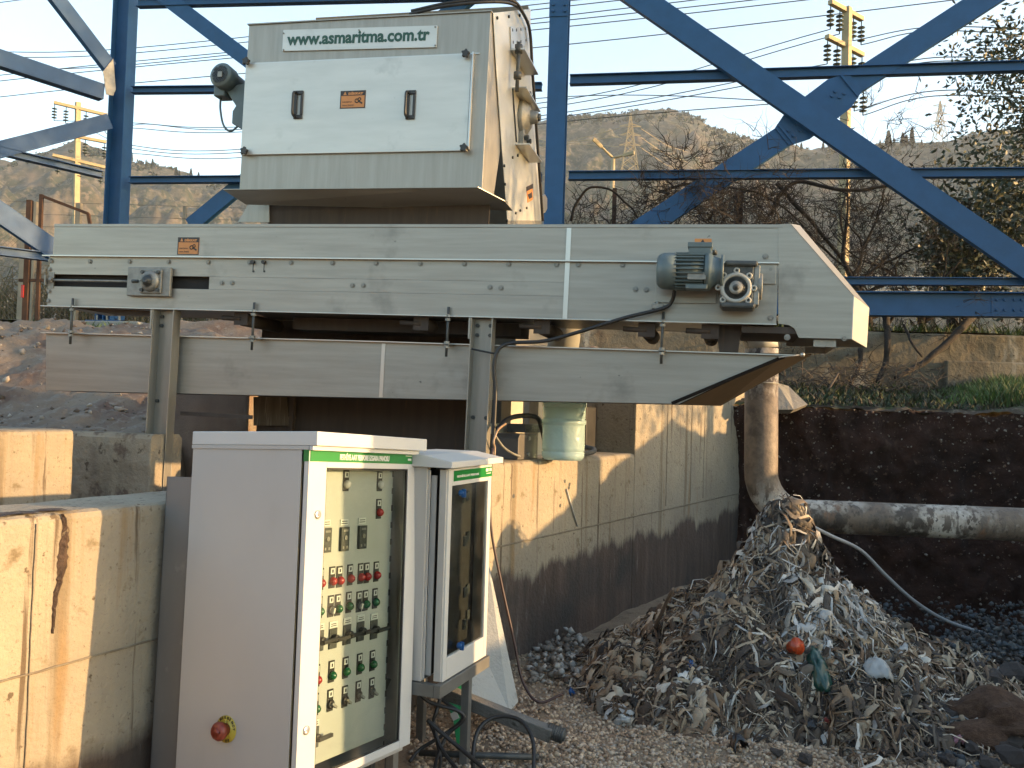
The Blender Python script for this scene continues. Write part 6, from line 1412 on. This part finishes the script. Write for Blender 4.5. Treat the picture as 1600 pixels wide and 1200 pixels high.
gbar((47,313,12.6),(39,512,12.6),.07); gbar((65,304,12.6),(58,500,12.6),.045); gbar((65,306,12.6),(138,334,12.6),.04); gbar((138,334,12.6),(141,352,12.6),.04); gbar((30,438,12.6),(90,438,12.6),.04)
mb=MB(); q=at(35,455,12.55); mb.box((q.x-.02,q.y-.01,q.z-.09),(q.x+.02,q.y+.01,q.z+.09)); build('red_marker',mb,REDB,gt,bevel=.004)
# low white wall beyond the fence
a=at(1335,428,40); b=at(1475,440,40); mb=MB(); mb.box((a.x,40,b.z-1),(b.x,40.3,a.z)); o=build('low_wall',mb,CAB); 
mb=MB()
for i in range(14): x=a.x+(b.x-a.x)*(i+.5)/14; mb.box((x-.02,39.96,b.z-.4),(x+.02,39.995,a.z-.05))
build('wall_rib',mb,CONC2,o); rebase(o,(a.x,40,b.z-1)) if 0 else None; tag(o,'low white wall seen through the fence above the base beam','wall')
# ================================================================== POLES AND WIRES
POLE=mat('concrete_utility_pole',(.50,.42,.27),(.42,.35,.22),3,rough=.85)
INS=mat('dark_glass_insulator',(.03,.05,.05),None,rough=.3)
def pole(label,px,ytop,ybot,Y,w0,w1,arms,zb):
    t=at(px[0],ytop,Y); b=at(px[1],ybot,Y); b.x=t.x+(b.x-t.x); b.z=zb; th=thing('utility_pole',label,'utility pole',WORLD,b)
    mb=MB(); mb.tube([b,t],[w1,w0],4,sm=False); build('mast',mb,POLE,th)
    ends=[]
    for (x0,y0,x1,y1,dY,ins) in arms:
        p=at(x0,y0,Y-dY); q=at(x1,y1,Y+dY); mb=MB(); mb.bar(p,q,.16,.14,side=(0,0,1)); arm=build('crossarm',mb,POLE,th,bevel=.01)
        for k in ins:
            c=p.lerp(q,k); mb=MB(); mb.tube([c,c+Vector((0,0,-.85))],.02,5)
            for j in range(4): mb.lathe(c+Vector((0,0,-.25-.14*j)),(0,0,-1),[(0,.03),(.03,.12),(.05,.12),(.05,.03)],10)
            build('insulator',mb,INS,arm); ends.append(c+Vector((0,0,-.85)))
    return ends
E1=pole('tall sunlit concrete power pole with three crossarms right of the hills',(1324,1317),12,430,28,.16,.21,[(1297,3,1347,30,.6,(.02,.30,.72,.98)),(1292,57,1348,86,.6,(.02,.28,.72,.98)),(1296,112,1350,140,.6,(.02,.28,.72,.98))],2.0)
E2=pole('distant power pole with crossarms seen left of the corner column',(122,119),160,500,42,.15,.20,[(84,160,168,180,.5,(.02,.23,.6,.97)),(84,207,166,222,.5,(.6,.97)),(82,242,166,262,.5,(.1,.5,.9))],2.2)
wi=[0]
def wire(pts,r=.02,label=None):
    P_=spline(pts,10); mb=MB(); mb.tube(P_,r,4,cap=False); o=build('power_line',mb,CASTDK); rebase(o,P_[0]); tag(o,label,'power line','overhead power lines'); return o
WL1='thin overhead wire sagging between the two power poles'
mids=[(192,150),(200,158),(227,170),(232,176),(240,184),(196,145)]
for k,(i,j) in enumerate(((0,0),(1,1),(4,2),(5,3),(8,4),(9,5))):
    a=E2[min(j,len(E2)-1)]; b=E1[i]; ym,yn=mids[k]; wire([a,at(206,ym,39),at(380,ym+6,36.5),at(880,yn+6,31.2),b],.016,WL1)
for i in (2,3,6,7,10,11):
    b=E1[i]; Wc=Vector(b); wire([b,at(1460,[0,0,42,48,0,0,90,96,0,0,142,150][i],26),at(1700,[0,0,50,62,0,0,98,108,0,0,148,158][i],23)],.016,'thin overhead wire running right from the right power pole')
for k,(y0,y1,y2) in enumerate(((152,68,-25),(127,40,-52),(118,30,-60),(101,22,-75),(75,0,-90),(83,8,-85))):
    wire([at(-60,y0+6,60),at(207,y0-22 if k<3 else y0,58),at(900,y1,50),at(1700,y2,44)],.03,'thin high tension wire crossing the sky above both poles')
wire([at(-60,12,60),at(60,-4,59),at(160,-16,58)],.03,'thin high tension wire crossing the top left corner of the sky')
# lattice pylons
def pylon(label,px,ytop,ybot,Y,arms):
    t=at(px,ytop,Y); b=at(px,ybot,Y); h=t.z-b.z; th=thing('pylon',label,'pylon',WORLD,b); mb=MB(); w0=h*.13; r=h*.011
    lev=[0,.18,.34,.48,.6,.7,.79,.87,.94,1]
    def c(k): 
        f=lev[k]; w_=w0*(1-f)**1.1+h*.008; return [b+Vector((sx*w_,sy*w_,h*f)) for sx,sy in ((-1,-1),(1,-1),(1,1),(-1,1))]
    for k in range(len(lev)-1):
        A=c(k);Bc=c(k+1)
        for i in range(4): mb.bar(A[i],Bc[i],r,r); mb.bar(A[i],Bc[(i+1)%4],r*.8,r*.8); mb.bar(A[(i+1)%4],Bc[i],r*.8,r*.8)
    build('lattice_mast',mb,POLE,th); tips=[]
    for f in arms:
        mb=MB(); z=b+Vector((0,0,h*f)); 
        for s in (-1,1): mb.bar(z,z+Vector((s*h*.17,0,0)),r*1.2,r*1.2); mb.bar(z+Vector((0,0,h*.05)),z+Vector((s*h*.17,0,0)),r,r); tips.append(z+Vector((s*h*.17,0,-h*.03)))
        build('arm',mb,POLE,th)
    return tips
T1=pylon('sunlit lattice pylon standing before the brown hill',983,178,276,260,(.5,.66,.8))
pylon('faint distant lattice pylon on the ridge at the right',1468,158,222,560,(.5,.7,.88))
for k,t_ in enumerate(T1):
    s=-1 if k%2==0 else 1
    q=at(780,205+14*(k//2)+3*(k//2),300) if s<0 else at(1075,238+16*(2-k//2),300)
    mb=MB(); mb.tube([t_,t_.lerp(q,.5)-Vector((0,0,1.2)),q],.10,4,cap=False); o=build('power_line',mb,POLE); rebase(o,t_); tag(o,'pale sunlit wire running %s from the near pylon'%('left' if s<0 else 'down to the right'),'power line','pylon wires')
# street lamp
L0_=at(957,345,30); t_=thing('street_lamp','sunlit double arm street lamp in front of the hills','street lamp',WORLD,Vector((L0_.x,30,2.2)))
mb=MB(); tp=at(958,247,30); mb.tube([(L0_.x,30,2.2),tp],.07,8); build('mast',mb,POLE,t_)
for (x,y) in ((932,222),(984,240)):
    mb=MB(); e_=at(x,y,29.6); mb.tube([tp,e_],.04,6); am=build('arm',mb,POLE,t_); mb=MB(); d=(e_-tp).normalized(); mb.bar(e_-d*.25,e_+d*.18,.14,.08); build('lamp_head',mb,POLE,am,bevel=.03)
# ridge conifers
PINE=mat('ridge_conifer',(.018,.035,.015),(.03,.05,.02),3,rough=.9)
def conifer(px,yb,hpx,Y=430,first=[None]):
    b=at(px,yb,Y); h=hpx/1400*Y
    if first[0] is None:
        t_=thing('pine_tree','x','tree',WORLD,(0,0,0)); mb=MB(); mb.tube([(0,0,-.1),(0,0,.9)],[.03,.01],5); build('trunk',mb,BARK,t_); mb=MB()
        for i in range(420):
            f=random.uniform(.12,1); rr=.20*(1-f)**.7*random.uniform(.3,1)+.01; a_=random.uniform(0,6.28); q=Vector((rr*math.cos(a_),rr*math.sin(a_),f)); n=Vector((random.gauss(0,1),random.gauss(0,1),random.gauss(0,1))).normalized(); u=n.orthogonal()*.035; v=n.cross(u); mb.add([q-u-v*.6,q+u-v,q+u*.6+v,q-u+v*.8],[(0,1,2,3)])
        build('crown',mb,PINE,t_); first[0]=t_; r=t_
    else:
        s=first[0]; r=s.copy(); COL.objects.link(r)
        for ch in s.children: c=ch.copy(); COL.objects.link(c); c.parent=r
    r.location=b; r.scale=(h*random.uniform(.8,1.3),)*2+(h,); r.rotation_euler=(0,0,random.uniform(0,6)); r['label']='small dark conifer standing on the distant ridge'; r['group']='conifers on the ridge'; r['category']='tree'
for px,yb,h in ((1375,227,12),(1388,226,25),(1397,227,14),(1410,226,22),(1416,226,18),(1425,226,30),(1440,225,10),(1232,232,9),(1252,232,12),(1286,230,12),(1296,229,16),(1303,229,18),(1310,229,14),(205,250,16),(228,256,10),(238,259,14),(275,272,14),(280,273,10),(298,276,16),(310,278,12),(330,282,8),(345,284,8)): conifer(px,yb+3,h)
# scrub tufts on the hill tops
V=[];Fc=[]; mb=MB()
for i in range(330):
    px=random.choice([random.uniform(-40,380),random.uniform(845,1250),random.uniform(845,1250),random.uniform(1180,1600)]); rr_=random.uniform(0,1)**2*45
    d=raydir(px,650); pt=at(px,interp(HP,px)+rr_*.35,1.0); s=(pt.z-EYE)/math.hypot(pt.x,pt.y); RR=620-rr_*2.2; l=math.hypot(d.x,d.y); x,y=d.x/l*RR,d.y/l*RR; z=EYE+s*RR-1+1.5*0
    r=random.uniform(.8,2.3)
    for k in range(16):
        n=Vector((random.gauss(0,1),random.gauss(0,1),random.gauss(0,1))).normalized(); q=Vector((x,y,z))+Vector((random.gauss(0,r*.6),random.gauss(0,r*.6),random.uniform(-.3,1)*r)); u=n.orthogonal()*r*.28; v=n.cross(u); mb.add([q-u-v*.6,q+u-v,q+u*.6+v,q-u+v*.8],[(0,1,2,3)])
o=build('scrub',mb,PINE); tag(o,'dark scrub bushes dotted along the hill tops','scrub',kind='stuff')
